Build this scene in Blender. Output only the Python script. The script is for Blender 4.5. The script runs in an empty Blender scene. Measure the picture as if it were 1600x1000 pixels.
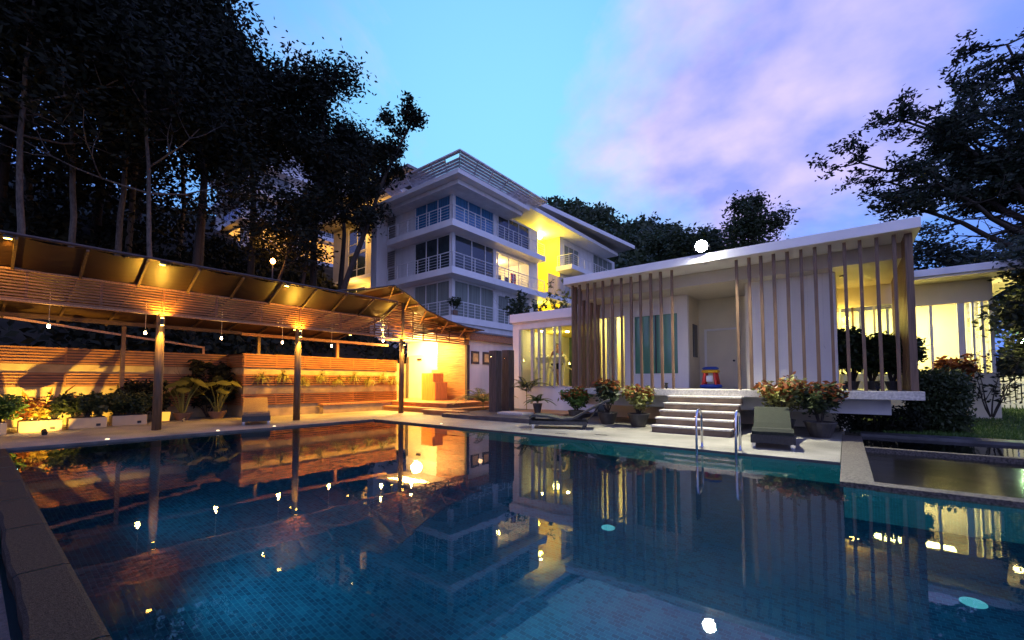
import bpy, math, random
import numpy as np
from mathutils import Vector, Matrix

# ------------------------------------------------------------------ camera
S = bpy.context.scene
COL = S.collection
CAM_H = 1.15
cam_d = bpy.data.cameras.new('camera'); cam = bpy.data.objects.new('camera', cam_d); COL.objects.link(cam)
S.camera = cam
cam_d.sensor_width = 36.0
cam_d.lens = 665.0 / 1600.0 * 36.0
cam_d.shift_y = 65.0 / 1600.0
cam_d.clip_start = 0.02; cam_d.clip_end = 2000
cam.location = (0, 0, CAM_H)
cam.rotation_euler = (math.radians(90 + 2.7), 0, math.atan2(0.617, 0.787))
S.render.resolution_x = 1024; S.render.resolution_y = 640
S.view_settings.view_transform = 'Standard'; S.view_settings.look = 'None'
S.view_settings.exposure = 0.58; S.view_settings.gamma = 1.0
S.view_settings.use_curve_mapping = False
S.cycles.use_denoising = True
S.cycles.max_bounces = 8; S.cycles.transparent_max_bounces = 16
S.cycles.sample_clamp_indirect = 6.0
S.cycles.caustics_reflective = False; S.cycles.caustics_refractive = False

def lin(c):
    return tuple((x / 255 / 12.92) if x / 255 <= 0.04045 else ((x / 255 + 0.055) / 1.055) ** 2.4 for x in c)

# ------------------------------------------------------------------ dusk sky
W = bpy.data.worlds.new('World'); S.world = W; W.use_nodes = True
nt = W.node_tree; N = nt.nodes; Lk = nt.links; N.clear()
def nd(t, **k):
    n = N.new(t)
    for a, b in k.items(): setattr(n, a, b)
    return n
def math_(op, a, b=None, c=None, clamp=False):
    n = nd('ShaderNodeMath', operation=op, use_clamp=clamp)
    for i, v in enumerate((a, b, c)):
        if v is None: continue
        if isinstance(v, (int, float)): n.inputs[i].default_value = v
        else: Lk.new(v, n.inputs[i])
    return n.outputs[0]
tc = nd('ShaderNodeTexCoord').outputs['Generated']
def dotdir(v):
    v = Vector(v).normalized()
    n = nd('ShaderNodeVectorMath', operation='DOT_PRODUCT'); Lk.new(tc, n.inputs[0]); n.inputs[1].default_value = v
    return n.outputs['Value']
glow = dotdir((-0.56, 0.72, 0.36))
ramp = nd('ShaderNodeValToRGB'); cr = ramp.color_ramp
stops = [(0.0, (160, 168, 228)), (0.45, (142, 154, 224)), (0.70, (88, 104, 196)), (0.84, (92, 128, 214)), (0.93, (102, 160, 222)), (1.0, (122, 186, 226))]
cr.elements[0].position = 0; cr.elements[0].color = (*lin(stops[0][1]), 1)
cr.elements[1].position = 1; cr.elements[1].color = (*lin(stops[-1][1]), 1)
for p, c in stops[1:-1]:
    e = cr.elements.new(p); e.color = (*lin(c), 1)
Lk.new(math_('MULTIPLY_ADD', glow, 0.5, 0.5), ramp.inputs[0])
sep = nd('ShaderNodeSeparateXYZ'); Lk.new(tc, sep.inputs[0])
den = math_('ADD', math_('MAXIMUM', sep.outputs[2], 0.0), 0.30)
cmb = nd('ShaderNodeCombineXYZ')
Lk.new(math_('DIVIDE', sep.outputs[0], den), cmb.inputs[0]); Lk.new(math_('DIVIDE', sep.outputs[1], den), cmb.inputs[1])
n1 = nd('ShaderNodeTexNoise'); n1.inputs['Scale'].default_value = 1.15; n1.inputs['Detail'].default_value = 7; n1.inputs['Roughness'].default_value = 0.6; n1.inputs['Distortion'].default_value = 0.35
Lk.new(cmb.outputs[0], n1.inputs['Vector'])
bank = dotdir((-0.12, 0.84, 0.48))
bank2 = dotdir((-0.80, 0.62, 0.18))
m = math_('SUBTRACT', n1.outputs[0], 0.585)
m = math_('ADD', m, math_('MULTIPLY', math_('SMOOTH_MAX', math_('SUBTRACT', bank, 0.915), 0.0, 0.03), 4.6))
m = math_('ADD', m, math_('MULTIPLY', math_('SMOOTH_MAX', math_('SUBTRACT', bank2, 0.95), 0.0, 0.03), 1.6))
m = math_('MULTIPLY', m, 4.2, clamp=True)
n2 = nd('ShaderNodeTexNoise'); n2.inputs['Scale'].default_value = 3.4; n2.inputs['Detail'].default_value = 8
Lk.new(cmb.outputs[0], n2.inputs['Vector'])
cc = nd('ShaderNodeValToRGB')
cc.color_ramp.elements[0].position = 0.36; cc.color_ramp.elements[0].color = (*lin((124, 128, 204)), 1)
cc.color_ramp.elements[1].position = 0.64; cc.color_ramp.elements[1].color = (*lin((194, 174, 222)), 1)
Lk.new(n2.outputs[0], cc.inputs[0])
# clouds dim together with the sky behind them, away from the afterglow
far = math_('MULTIPLY', math_('SUBTRACT', math_('MULTIPLY_ADD', glow, 0.5, 0.5), 0.50), 2.3, clamp=True)
mx = nd('ShaderNodeMixRGB'); Lk.new(math_('MULTIPLY', math_('MULTIPLY', m, 0.88), far), mx.inputs[0])
Lk.new(ramp.outputs[0], mx.inputs[1]); Lk.new(cc.outputs[0], mx.inputs[2])
bg = nd('ShaderNodeBackground'); Lk.new(mx.outputs[0], bg.inputs[0]); bg.inputs[1].default_value = 1.12
wo = nd('ShaderNodeOutputWorld'); Lk.new(bg.outputs[0], wo.inputs[0])

# ------------------------------------------------------------------ helpers
rng = random.Random(7)
class MB:
    def __init__(s): s.v = []; s.f = []; s.smooth = False
    def add(s, vs, fs):
        o = len(s.v); s.v += [tuple(v) for v in vs]; s.f += [tuple(i + o for i in f) for f in fs]; return s
    def box(s, x0, x1, y0, y1, z0, z1):
        return s.add([(x0,y0,z0),(x1,y0,z0),(x1,y1,z0),(x0,y1,z0),(x0,y0,z1),(x1,y0,z1),(x1,y1,z1),(x0,y1,z1)],
                     [(0,3,2,1),(4,5,6,7),(0,1,5,4),(1,2,6,5),(2,3,7,6),(3,0,4,7)])
    def obox(s, c, h, M):
        vs = [Vector(c) + M @ Vector((a*h[0], b*h[1], d*h[2])) for a,b,d in ((-1,-1,-1),(1,-1,-1),(1,1,-1),(-1,1,-1),(-1,-1,1),(1,-1,1),(1,1,1),(-1,1,1))]
        return s.add(vs, [(0,3,2,1),(4,5,6,7),(0,1,5,4),(1,2,6,5),(2,3,7,6),(3,0,4,7)])
    def bar(s, a, b, w, h=None, up=(0,0,1)):
        a = Vector(a); b = Vector(b); d = (b-a); L = d.length; d.normalize(); h = h or w
        x = d.cross(Vector(up)); x = x.normalized() if x.length > 1e-4 else Vector((1,0,0)); u = x.cross(d)
        M = Matrix((x, d, u)).transposed()
        return s.obox((a+b)/2, (w/2, L/2, h/2), M)
    def tube(s, pts, rs, n=8, cap=True):
        pts = [Vector(p) for p in pts]
        if isinstance(rs, (int, float)): rs = [rs]*len(pts)
        o = len(s.v); ref = None
        for i, p in enumerate(pts):
            d = (pts[min(i+1,len(pts)-1)] - pts[max(i-1,0)]).normalized()
            if ref is None: ref = Vector((1,0,0)) if abs(d.x) < .8 else Vector((0,1,0))
            u = (ref - d*ref.dot(d)).normalized(); w = d.cross(u); ref = u
            for k in range(n):
                a = 2*math.pi*k/n; q = p + (u*math.cos(a) + w*math.sin(a))*rs[i]; s.v.append(tuple(q))
        for i in range(len(pts)-1):
            for k in range(n):
                a = o+i*n+k; b = o+i*n+(k+1)%n; s.f.append((a,b,b+n,a+n))
        if cap:
            s.f.append(tuple(o+k for k in range(n))[::-1]); s.f.append(tuple(o+(len(pts)-1)*n+k for k in range(n)))
        return s
    def lathe(s, c, prof, n=16):
        o = len(s.v)
        for r, z in prof:
            for k in range(n):
                a = 2*math.pi*k/n; s.v.append((c[0]+r*math.cos(a), c[1]+r*math.sin(a), c[2]+z))
        for i in range(len(prof)-1):
            for k in range(n):
                a = o+i*n+k; b = o+i*n+(k+1)%n; s.f.append((a,b,b+n,a+n))
        s.f.append(tuple(o+k for k in range(n))[::-1]); s.f.append(tuple(o+(len(prof)-1)*n+k for k in range(n)))
        return s
    def sheet(s, rows):
        o = len(s.v); m_ = len(rows[0])
        for r in rows: s.v += [tuple(p) for p in r]
        for i in range(len(rows)-1):
            for j in range(m_-1):
                a = o+i*m_+j; s.f.append((a,a+1,a+1+m_,a+m_))
        return s
    def leaves(s, C, A, B):          # diamonds: centre, half length, half width
        o = len(s.v); n = len(C)
        V = np.stack([C-A, C+B*1.0-A*0.1, C+A, C-B*1.0-A*0.1], 1).reshape(-1, 3)
        s.v += list(map(tuple, V.tolist())); s.f += [(o+4*i, o+4*i+1, o+4*i+2, o+4*i+3) for i in range(n)]
        return s
ORG = {}
def mesh_of(name, mb, mats, origin, bevel=0):
    me = bpy.data.meshes.new(name); n = len(mb.v)
    V = np.array(mb.v, dtype=np.float64) - np.array(origin)
    me.from_pydata(V.tolist(), [], mb.f)
    for m_ in (mats if isinstance(mats, (list, tuple)) else [mats]): me.materials.append(m_)
    if mb.smooth: me.shade_smooth()
    me.update(); return me
def link(o, parent=None):
    COL.objects.link(o)
    if parent is not None: o.parent = parent
    return o
def thing(name, label, cat, loc, group=None):
    o = bpy.data.objects.new(name, None); o.empty_display_size = .1; o.location = loc; link(o)
    ORG[o.name] = tuple(loc); o['label'] = label; o['category'] = cat
    if group: o['group'] = group
    return o
def part(name, mb, mat, parent, label=None, bevel=0, kind=None):
    org = ORG[parent.name]; o = bpy.data.objects.new(name, mesh_of(name, mb, mat, org)); link(o, parent)
    ORG[o.name] = org
    if label: o['label'] = label
    if kind: o['kind'] = kind
    if bevel:
        b = o.modifiers.new('bevel', 'BEVEL'); b.width = bevel; b.segments = 2; b.limit_method = 'ANGLE'
    return o
def solo(name, mb, mat, label, cat, group=None, loc=(0,0,0), bevel=0, kind=None):
    o = bpy.data.objects.new(name, mesh_of(name, mb, mat, loc)); o.location = loc; link(o); ORG[o.name] = tuple(loc)
    if label: o['label'] = label
    if cat: o['category'] = cat
    if group: o['group'] = group
    if kind: o['kind'] = kind
    if bevel:
        b = o.modifiers.new('bevel', 'BEVEL'); b.width = bevel; b.segments = 2; b.limit_method = 'ANGLE'
    return o
def struct(name, mb, mat, parent=None, bevel=0):
    o = solo(name, mb, mat, None, None, bevel=bevel); o['kind'] = 'structure'
    if parent is not None: o.parent = parent
    return o
def copy_tree(o, parent=None):
    c = o.copy(); COL.objects.link(c); c.parent = parent
    ORG[c.name] = ORG.get(o.name, (0,0,0))
    for ch in list(o.children): copy_tree(ch, c)
    return c
def dup(o, loc, rz=None, label=None, scale=None):
    c = copy_tree(o); c.location = loc; ORG[c.name] = tuple(loc)
    if rz is not None: c.rotation_euler.z = rz
    if scale: c.scale = (scale,)*3 if isinstance(scale,(int,float)) else scale
    if label: c['label'] = label
    return c
def light(kind, loc, energy, col, parent=None, size=.05, target=None, spot=None, blend=.6, name='lamp_light'):
    d = bpy.data.lights.new(name, kind); d.energy = energy; d.color = col
    if kind in ('POINT', 'SPOT'): d.shadow_soft_size = size
    if kind == 'AREA': d.shape = 'RECTANGLE'; d.size = size[0]; d.size_y = size[1]
    if kind == 'SPOT': d.spot_size = math.radians(spot); d.spot_blend = blend
    o = bpy.data.objects.new(name, d); COL.objects.link(o)
    q = Vector(loc)
    if target is not None: o.rotation_euler = (Vector(target) - q).to_track_quat('-Z', 'Y').to_euler()
    if parent is not None:
        o.parent = parent; q = q - Vector(ORG[parent.name])
    o.location = q; return o

# ------------------------------------------------------------------ materials
def newmat(name):
    m_ = bpy.data.materials.new(name); m_.use_nodes = True; t = m_.node_tree; t.nodes.clear()
    return m_, t
def pmat(name, col, rough=.6, metal=0., var=.15, scale=6., bump=0., bscale=40., col2=None, stretch=None, spec=.5, detail=4., trans=0., em=None, es=0., lo=.3, hi=.7, coat=0):
    m_, t = newmat(name); n = t.nodes; l = t.links
    out = n.new('ShaderNodeOutputMaterial'); b = n.new('ShaderNodeBsdfPrincipled'); l.new(b.outputs[0], out.inputs[0])
    b.inputs['Roughness'].default_value = rough; b.inputs['Metallic'].default_value = metal
    b.inputs['Specular IOR Level'].default_value = spec; b.inputs['Coat Weight'].default_value = coat
    tc_ = n.new('ShaderNodeTexCoord'); mp = n.new('ShaderNodeMapping'); l.new(tc_.outputs['Object'], mp.inputs[0])
    if stretch: mp.inputs['Scale'].default_value = stretch
    nz = n.new('ShaderNodeTexNoise'); nz.inputs['Scale'].default_value = scale; nz.inputs['Detail'].default_value = detail; l.new(mp.outputs[0], nz.inputs[0])
    r = n.new('ShaderNodeValToRGB'); l.new(nz.outputs[0], r.inputs[0])
    c1 = tuple(x*(1-var) for x in col); c2 = col2 or tuple(min(1, x*(1+var)) for x in col)
    r.color_ramp.elements[0].position = lo; r.color_ramp.elements[0].color = (*c1, 1)
    r.color_ramp.elements[1].position = hi; r.color_ramp.elements[1].color = (*c2, 1)
    l.new(r.outputs[0], b.inputs['Base Color'])
    if trans:
        b.inputs['Subsurface Weight'].default_value = 0
    if es: b.inputs['Emission Color'].default_value = (*em, 1); b.inputs['Emission Strength'].default_value = es
    if bump:
        z2 = n.new('ShaderNodeTexNoise'); z2.inputs['Scale'].default_value = bscale; z2.inputs['Detail'].default_value = 3; l.new(mp.outputs[0], z2.inputs[0])
        bp = n.new('ShaderNodeBump'); bp.inputs['Strength'].default_value = bump; bp.inputs['Distance'].default_value = .01
        l.new(z2.outputs[0], bp.inputs['Height']); l.new(bp.outputs[0], b.inputs['Normal'])
    return m_
def emat(name, col, st):
    m_, t = newmat(name); n = t.nodes; out = n.new('ShaderNodeOutputMaterial'); e = n.new('ShaderNodeEmission')
    e.inputs[0].default_value = (*col, 1); e.inputs[1].default_value = st; t.links.new(e.outputs[0], out.inputs[0]); return m_
def watermat(name, tint, rough, bump, ior=1.333):
    m_, t = newmat(name); n = t.nodes; l = t.links
    out = n.new('ShaderNodeOutputMaterial'); fr = n.new('ShaderNodeFresnel'); fr.inputs[0].default_value = ior
    rf = n.new('ShaderNodeBsdfRefraction'); rf.inputs['Color'].default_value = (*tint, 1); rf.inputs['IOR'].default_value = ior; rf.inputs['Roughness'].default_value = 0
    gl = n.new('ShaderNodeBsdfGlossy'); gl.inputs['Roughness'].default_value = rough
    mx_ = n.new('ShaderNodeMixShader'); l.new(fr.outputs[0], mx_.inputs[0]); l.new(rf.outputs[0], mx_.inputs[1]); l.new(gl.outputs[0], mx_.inputs[2]); l.new(mx_.outputs[0], out.inputs[0])
    tc_ = n.new('ShaderNodeTexCoord'); nz = n.new('ShaderNodeTexNoise'); nz.inputs['Scale'].default_value = bump[0]; nz.inputs['Detail'].default_value = 3
    l.new(tc_.outputs['Object'], nz.inputs[0]); bp = n.new('ShaderNodeBump'); bp.inputs['Strength'].default_value = bump[1]; bp.inputs['Distance'].default_value = bump[2]
    l.new(nz.outputs[0], bp.inputs['Height'])
    for q in (fr.inputs['Normal'], gl.inputs['Normal'], rf.inputs['Normal']): l.new(bp.outputs[0], q)
    return m_
def glassmat(name, tint=(.9,.95,.92), ior=1.5, rough=.01, bump=None, base=0.0, basecol=(0,0,0)):
    m_, t = newmat(name); n = t.nodes; l = t.links
    out = n.new('ShaderNodeOutputMaterial'); fr = n.new('ShaderNodeFresnel'); fr.inputs[0].default_value = ior
    tr = n.new('ShaderNodeBsdfTransparent'); tr.inputs[0].default_value = (*tint, 1)
    gm = n.new('ShaderNodeNewGeometry'); mm = n.new('ShaderNodeMapRange'); l.new(gm.outputs['Backfacing'], mm.inputs[0])
    mm.inputs[3].default_value = ior; mm.inputs[4].default_value = 1/ior; l.new(mm.outputs[0], fr.inputs[0])   # thin pane: same reflectance from both sides
    gl = n.new('ShaderNodeBsdfGlossy'); gl.inputs['Roughness'].default_value = rough
    body = tr.outputs[0]
    if base:
        df = n.new('ShaderNodeBsdfDiffuse'); df.inputs[0].default_value = (*basecol, 1)
        mb_ = n.new('ShaderNodeMixShader'); mb_.inputs[0].default_value = base; l.new(tr.outputs[0], mb_.inputs[1]); l.new(df.outputs[0], mb_.inputs[2]); body = mb_.outputs[0]
    mx_ = n.new('ShaderNodeMixShader'); l.new(fr.outputs[0], mx_.inputs[0]); l.new(body, mx_.inputs[1]); l.new(gl.outputs[0], mx_.inputs[2])
    l.new(mx_.outputs[0], out.inputs[0])
    if bump:
        tc_ = n.new('ShaderNodeTexCoord'); nz = n.new('ShaderNodeTexNoise'); nz.inputs['Scale'].default_value = bump[0]; nz.inputs['Detail'].default_value = 2
        l.new(tc_.outputs['Object'], nz.inputs[0])
        bp = n.new('ShaderNodeBump'); bp.inputs['Strength'].default_value = bump[1]; bp.inputs['Distance'].default_value = bump[2]
        l.new(nz.outputs[0], bp.inputs['Height'])
        for q in (fr.inputs['Normal'], gl.inputs['Normal']): l.new(bp.outputs[0], q)
    return m_
def leafmat(name, col, col2, tr=.25, rough=.5):
    m_, t = newmat(name); n = t.nodes; l = t.links
    out = n.new('ShaderNodeOutputMaterial'); b = n.new('ShaderNodeBsdfPrincipled'); b.inputs['Roughness'].default_value = rough
    b.inputs['Specular IOR Level'].default_value = .3
    g = n.new('ShaderNodeNewGeometry'); r = n.new('ShaderNodeValToRGB'); l.new(g.outputs['Random Per Island'], r.inputs[0])
    r.color_ramp.elements[0].color = (*col, 1); r.color_ramp.elements[1].color = (*col2, 1)
    tl = n.new('ShaderNodeBsdfTranslucent'); l.new(r.outputs[0], tl.inputs[0]); l.new(r.outputs[0], b.inputs['Base Color'])
    mx_ = n.new('ShaderNodeMixShader'); mx_.inputs[0].default_value = tr; l.new(b.outputs[0], mx_.inputs[1]); l.new(tl.outputs[0], mx_.inputs[2])
    l.new(mx_.outputs[0], out.inputs[0]); return m_
def tilemat(name, axes, size, c1, c2, mortar, rough=.55):
    m_, t = newmat(name); n = t.nodes; l = t.links
    out = n.new('ShaderNodeOutputMaterial'); b = n.new('ShaderNodeBsdfPrincipled'); b.inputs['Roughness'].default_value = rough; l.new(b.outputs[0], out.inputs[0])
    tc_ = n.new('ShaderNodeTexCoord'); sp = n.new('ShaderNodeSeparateXYZ'); l.new(tc_.outputs['Object'], sp.inputs[0])
    cb = n.new('ShaderNodeCombineXYZ'); l.new(sp.outputs[axes[0]], cb.inputs[0]); l.new(sp.outputs[axes[1]], cb.inputs[1])
    br = n.new('ShaderNodeTexBrick'); br.offset = 0.5; br.squash = 1; l.new(cb.outputs[0], br.inputs['Vector'])
    br.inputs['Scale'].default_value = 1.0; br.inputs['Brick Width'].default_value = size*1.5; br.inputs['Row Height'].default_value = size
    br.inputs['Mortar Size'].default_value = size*.07; br.inputs['Mortar Smooth'].default_value = .1; br.inputs['Bias'].default_value = 0
    br.inputs['Color1'].default_value = (*c1, 1); br.inputs['Color2'].default_value = (*c2, 1); br.inputs['Mortar'].default_value = (*mortar, 1)
    nz = n.new('ShaderNodeTexNoise'); nz.inputs['Scale'].default_value = 1.3; l.new(cb.outputs[0], nz.inputs[0])
    hs = n.new('ShaderNodeMixRGB'); hs.blend_type = 'MULTIPLY'; hs.inputs[0].default_value = .5
    rr = n.new('ShaderNodeValToRGB'); rr.color_ramp.elements[0].position = .3; rr.color_ramp.elements[0].color = (.6,.6,.6,1); rr.color_ramp.elements[1].position = .7; rr.color_ramp.elements[1].color = (1,1,1,1)
    l.new(nz.outputs[0], rr.inputs[0]); l.new(br.outputs[0], hs.inputs[1]); l.new(rr.outputs[0], hs.inputs[2]); l.new(hs.outputs[0], b.inputs['Base Color'])
    bp = n.new('ShaderNodeBump'); bp.inputs['Strength'].default_value = .5; bp.inputs['Distance'].default_value = .004; bp.invert = True
    l.new(br.outputs['Fac'], bp.inputs['Height']); l.new(bp.outputs[0], b.inputs['Normal'])
    return m_

M = {}
M['white'] = pmat('white_paint', (.82,.81,.80), .55, var=.05, scale=1.5, bump=.15, bscale=60)
M['white2'] = pmat('white_render', (.72,.71,.71), .7, var=.11, scale=2.2, stretch=(1,1,.18), detail=8, bump=.2, bscale=30)
M['offwhite'] = pmat('cream_wall', (.66,.60,.46), .7, var=.06, scale=2, bump=.2, bscale=60)
M['yellow'] = pmat('yellow_wall', (.85,.66,.12), .7, var=.04, scale=2)
M['olive'] = pmat('olive_wall', (.085,.15,.055), .7, var=.06, scale=2)
M['concrete'] = pmat('board_concrete', (.31,.235,.135), .8, var=.22, scale=3.5, bump=.5, bscale=45, detail=8)
M['deck'] = pmat('pebble_wash', (.20,.19,.165), .55, var=.42, scale=.9, bump=1.0, bscale=130, detail=9)
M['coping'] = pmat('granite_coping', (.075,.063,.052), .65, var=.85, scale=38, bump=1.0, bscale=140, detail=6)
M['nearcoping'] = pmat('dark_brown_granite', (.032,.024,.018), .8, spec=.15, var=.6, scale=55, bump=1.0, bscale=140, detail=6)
M['darkstone'] = pmat('dark_stone', (.06,.06,.065), .45, var=.5, scale=4, bump=.5, bscale=80, detail=8)
M['slatwood'] = pmat('red_slat_timber', (.235,.095,.03), .45, var=.45, scale=5, stretch=(8,.6,8), bump=.4, bscale=30, detail=6)
M['slatwood_x'] = pmat('red_slat_timber_cross', (.235,.095,.03), .45, var=.45, scale=5, stretch=(.6,8,8), bump=.4, bscale=30, detail=6)
M['postwood'] = pmat('pole_timber', (.11,.065,.035), .6, var=.4, scale=4, stretch=(9,9,.5), bump=.5, bscale=30, detail=7)
M['screenwood'] = pmat('screen_timber', (.15,.088,.05), .5, var=.42, scale=5, stretch=(10,10,.45), bump=.35, bscale=30, detail=7)
M['stepwood'] = pmat('step_timber', (.38,.18,.075), .5, var=.4, scale=4, stretch=(.6,8,8), bump=.3, bscale=30, detail=6)
M['orangewood'] = pmat('desk_timber', (.55,.24,.07), .4, var=.25, scale=4, stretch=(8,8,.6), detail=6)
M['darkwood'] = pmat('dark_sleeper_timber', (.075,.058,.05), .75, var=.5, scale=4, stretch=(8,8,.6), bump=.8, bscale=25, detail=8)
M['stairstone'] = pmat('stair_stone', (.15,.10,.065), .6, var=.3, scale=4, bump=.6, bscale=90, detail=8)
M['slabstone'] = pmat('terrazzo_slab', (.50,.47,.42), .5, var=.3, scale=30, bump=.5, bscale=110, detail=6)
M['steel'] = pmat('dark_steel', (.07,.04,.03), .45, .3, var=.3, scale=8)
M['chrome'] = pmat('chrome', (.75,.75,.77), .08, 1.0, var=.03, scale=8)
M['black'] = pmat('black_metal', (.02,.02,.022), .4, .2, var=.2, scale=8)
M['wicker'] = pmat('dark_wicker', (.035,.035,.034), .5, var=.5, scale=16, stretch=(1,10,1), bump=1.0, bscale=90)
M['wicker2'] = pmat('grey_wicker', (.026,.031,.024), .8, spec=.15, var=.4, scale=16, stretch=(10,1,1), bump=1.0, bscale=90)
M['wicker3'] = pmat('brown_wicker', (.16,.10,.06), .5, var=.4, scale=16, stretch=(1,10,1), bump=1.0, bscale=90)
M['sheet'] = pmat('brown_roof_sheet', (.030,.012,.007), .5, var=.3, scale=1.5)
M['roofdark'] = pmat('grey_roof_sheet', (.20,.19,.18), .6, var=.15, scale=2)
M['louvre'] = pmat('weathered_louvre', (.68,.64,.66), .6, var=.3, scale=3)
M['soffit'] = pmat('soffit_board', (.50,.46,.40), .6, var=.1, scale=1)
M['pot'] = pmat('dark_clay_pot', (.05,.045,.04), .5, var=.4, scale=7, bump=.3)
M['clay'] = pmat('brown_clay_pot', (.18,.10,.06), .6, var=.3, scale=7)
M['planterwhite'] = pmat('cream_planter', (.44,.33,.20), .6, var=.12, scale=3, bump=.2)
M['soil'] = pmat('soil', (.04,.028,.02), .9, var=.4, scale=20)
M['grass'] = pmat('lawn_green', (.045,.085,.018), .9, var=.5, scale=3, bump=1, bscale=60)
M['ground'] = pmat('forest_floor', (.018,.016,.010), .95, var=.5, scale=1.5, bump=.5, bscale=8)
M['bark'] = pmat('bark', (.035,.027,.021), .9, var=.5, scale=6, stretch=(5,5,.7), bump=1, bscale=20)
M['palebark'] = pmat('pale_bark', (.10,.082,.066), .85, var=.5, scale=5, stretch=(3,3,1), bump=.8, bscale=20)
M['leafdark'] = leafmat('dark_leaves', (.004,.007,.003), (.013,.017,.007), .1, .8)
M['leafmid'] = leafmat('evergreen_leaves', (.020,.034,.014), (.055,.075,.030))
M['leafright'] = leafmat('spreading_tree_leaves', (.014,.024,.016), (.040,.052,.032))
M['leafgreen'] = leafmat('green_leaves', (.030,.075,.015), (.09,.16,.035))
M['leafbig'] = leafmat('elephant_ear_leaves', (.05,.075,.02), (.15,.15,.045), .3, .35)
M['leafred'] = leafmat('croton_leaves', (.13,.032,.010), (.30,.10,.022))
M['leafyel'] = leafmat('yellow_foliage', (.40,.26,.03), (.55,.42,.10))
M['leafwall'] = leafmat('wall_plant_leaves', (.12,.13,.03), (.30,.30,.09))
M['bamboo'] = leafmat('bamboo_leaves', (.012,.022,.008), (.035,.060,.018))
M['glassdark'] = pmat('dark_window_glass', (.030,.045,.050), .06, var=.3, scale=1.2, spec=.9)
M['glasssky'] = pmat('sky_tinted_window_glass', (.04,.17,.33), .10, var=.35, scale=9, stretch=(1,1,.02), spec=.9)  # blue base colour stands in for sky reflected in the top windows
M['glassgreen'] = pmat('green_tinted_glass', (.09,.24,.16), .08, var=.12, scale=1.2, spec=.7)
M['curtain'] = pmat('grey_green_curtain', (.19,.22,.20), .8, var=.3, scale=14, stretch=(1,1,.02))
M['pane'] = glassmat('clear_glass', (.93,.97,.93))
M['frosted'] = glassmat('frosted_glass', (.75,.75,.78), 1.45, .3, base=.45, basecol=(.6,.6,.62))
M['frame'] = pmat('white_frame', (.66,.66,.66), .4, var=.05)
M['framegrey'] = pmat('grey_metal_frame', (.36,.38,.44), .4, var=.05)
M['darkgreen'] = pmat('dark_green_panel', (.02,.045,.03), .5, var=.2)
M['toyred'] = pmat('toy_red', (.60,.04,.03), .35, var=.1); M['toyblue'] = pmat('toy_blue', (.02,.07,.42), .35, var=.1)
M['toyyellow'] = pmat('toy_yellow', (.75,.42,.02), .35, var=.1)
M['skin'] = pmat('skin', (.42,.22,.13), .5, var=.08); M['cloth_b'] = pmat('light_blue_cloth', (.20,.45,.55), .8, var=.1)
M['cloth_k'] = pmat('dark_shorts', (.02,.02,.025), .8, var=.1); M['hair'] = pmat('dark_hair', (.015,.01,.008), .6, var=.2)
M['gymwhite'] = pmat('machine_cream', (.70,.66,.50), .35, var=.05)
M['bulb'] = emat('warm_bulb', (1,.60,.28), 30); M['bulbhot'] = emat('bright_bulb', (1,.78,.38), 60)
M['sconce_e'] = emat('yellow_lamp', (1,.62,.10), 25); M['floodface'] = emat('flood_lamp_face', (1,.98,.90), 400)
M['uw_e'] = emat('pool_lamp_face', (.75,1,.9), 14); M['green_e'] = emat('garden_lamp_glow', (.55,1,.45), 40)
M['orange_e'] = emat('path_lamp_glow', (1,.42,.08), 40)
M['roomwarm'] = emat('lit_room_glow', (1,.45,.09), 1.0); M['roomyellow'] = emat('lit_stairwell_glow', (1,.72,.03), 1.3)
M['studglow'] = emat('deck_stud_glow', (1,.75,.45), 1.6)
M['drain'] = emat('pool_floor_lamp', (.25,.9,1.0), .32)
M['chair_k'] = pmat('dark_chair', (.03,.03,.035), .6, var=.2); M['art'] = pmat('red_artwork', (.35,.05,.03), .7, var=.9, scale=7, lo=.45, hi=.55)
M['paper'] = pmat('aged_print', (.55,.36,.16), .6, var=.4, scale=5)
M['water'] = watermat('pool_water', (.55,.88,1.0), .010, (4.0, .06, .010))
M['water2'] = watermat('dark_water', (.5,.5,.5), .16, (3, .10, .02))
M['water3'] = watermat('still_dark_water', (.5,.5,.5), .04, (5, .08, .02))

def boxmb(*a): return MB().box(*a)

# ------------------------------------------------------------------ ground, pool, decks
def hz(x, y):
    a = max(0., -17.6 - x) * .50 if x > -60 else 21.2 + (-60 - x) * .2
    s = min(1., max(0., (5 - x) / 22.)); s = s*s*(3-2*s)
    b = max(0., y - 32) * .36 * s
    return a + min(b, 26)
def hillh(x, y):
    return hz(x, y) + .25*math.sin(x*.7+y*.3)*min(1, max(0, -17.5-x)/6)
g = MB()
xs = [-160,-120,-95,-75] + [-62 + 2.0*i for i in range(23)] + [-17.61, -17.6]
ys = [-60,-40,-25] + [-15+3*i for i in range(50)] + [160, 220]
g.sheet([[(x, y, hillh(x, y) - (.06 if x <= -17.605 else .06)) for y in ys] for x in xs])
struct('hillside', g, M['ground'])
g = MB(); xs = [-17.6 + 2.3*i for i in range(11)] + [12, 20, 40, 90, 200]; ys = [34+3*i for i in range(30)] + [150, 220]
g.sheet([[(x, y, hillh(x, y) + .32 - .38*min(1, max(0,(x+17.6))<.01)) for y in ys] for x in xs])
struct('slope', g, M['ground'])
g = boxmb(-17.6, -11.6, -60, 34, -2.2, -.07)
g.box(-11.6, -9, -60, -.05, -2.2, -.12); g.box(-9, 200, -60, -.05, -2.2, -.12)
g.box(-11.6, -.1, 14.3, 34, -2.2, -.07)
g.box(-.1, 200, 20.5, 34, -2.2, .31); g.box(12, 200, -.05, 20.5, -2.2, .0)
struct('ground', g, M['ground'])
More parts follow.
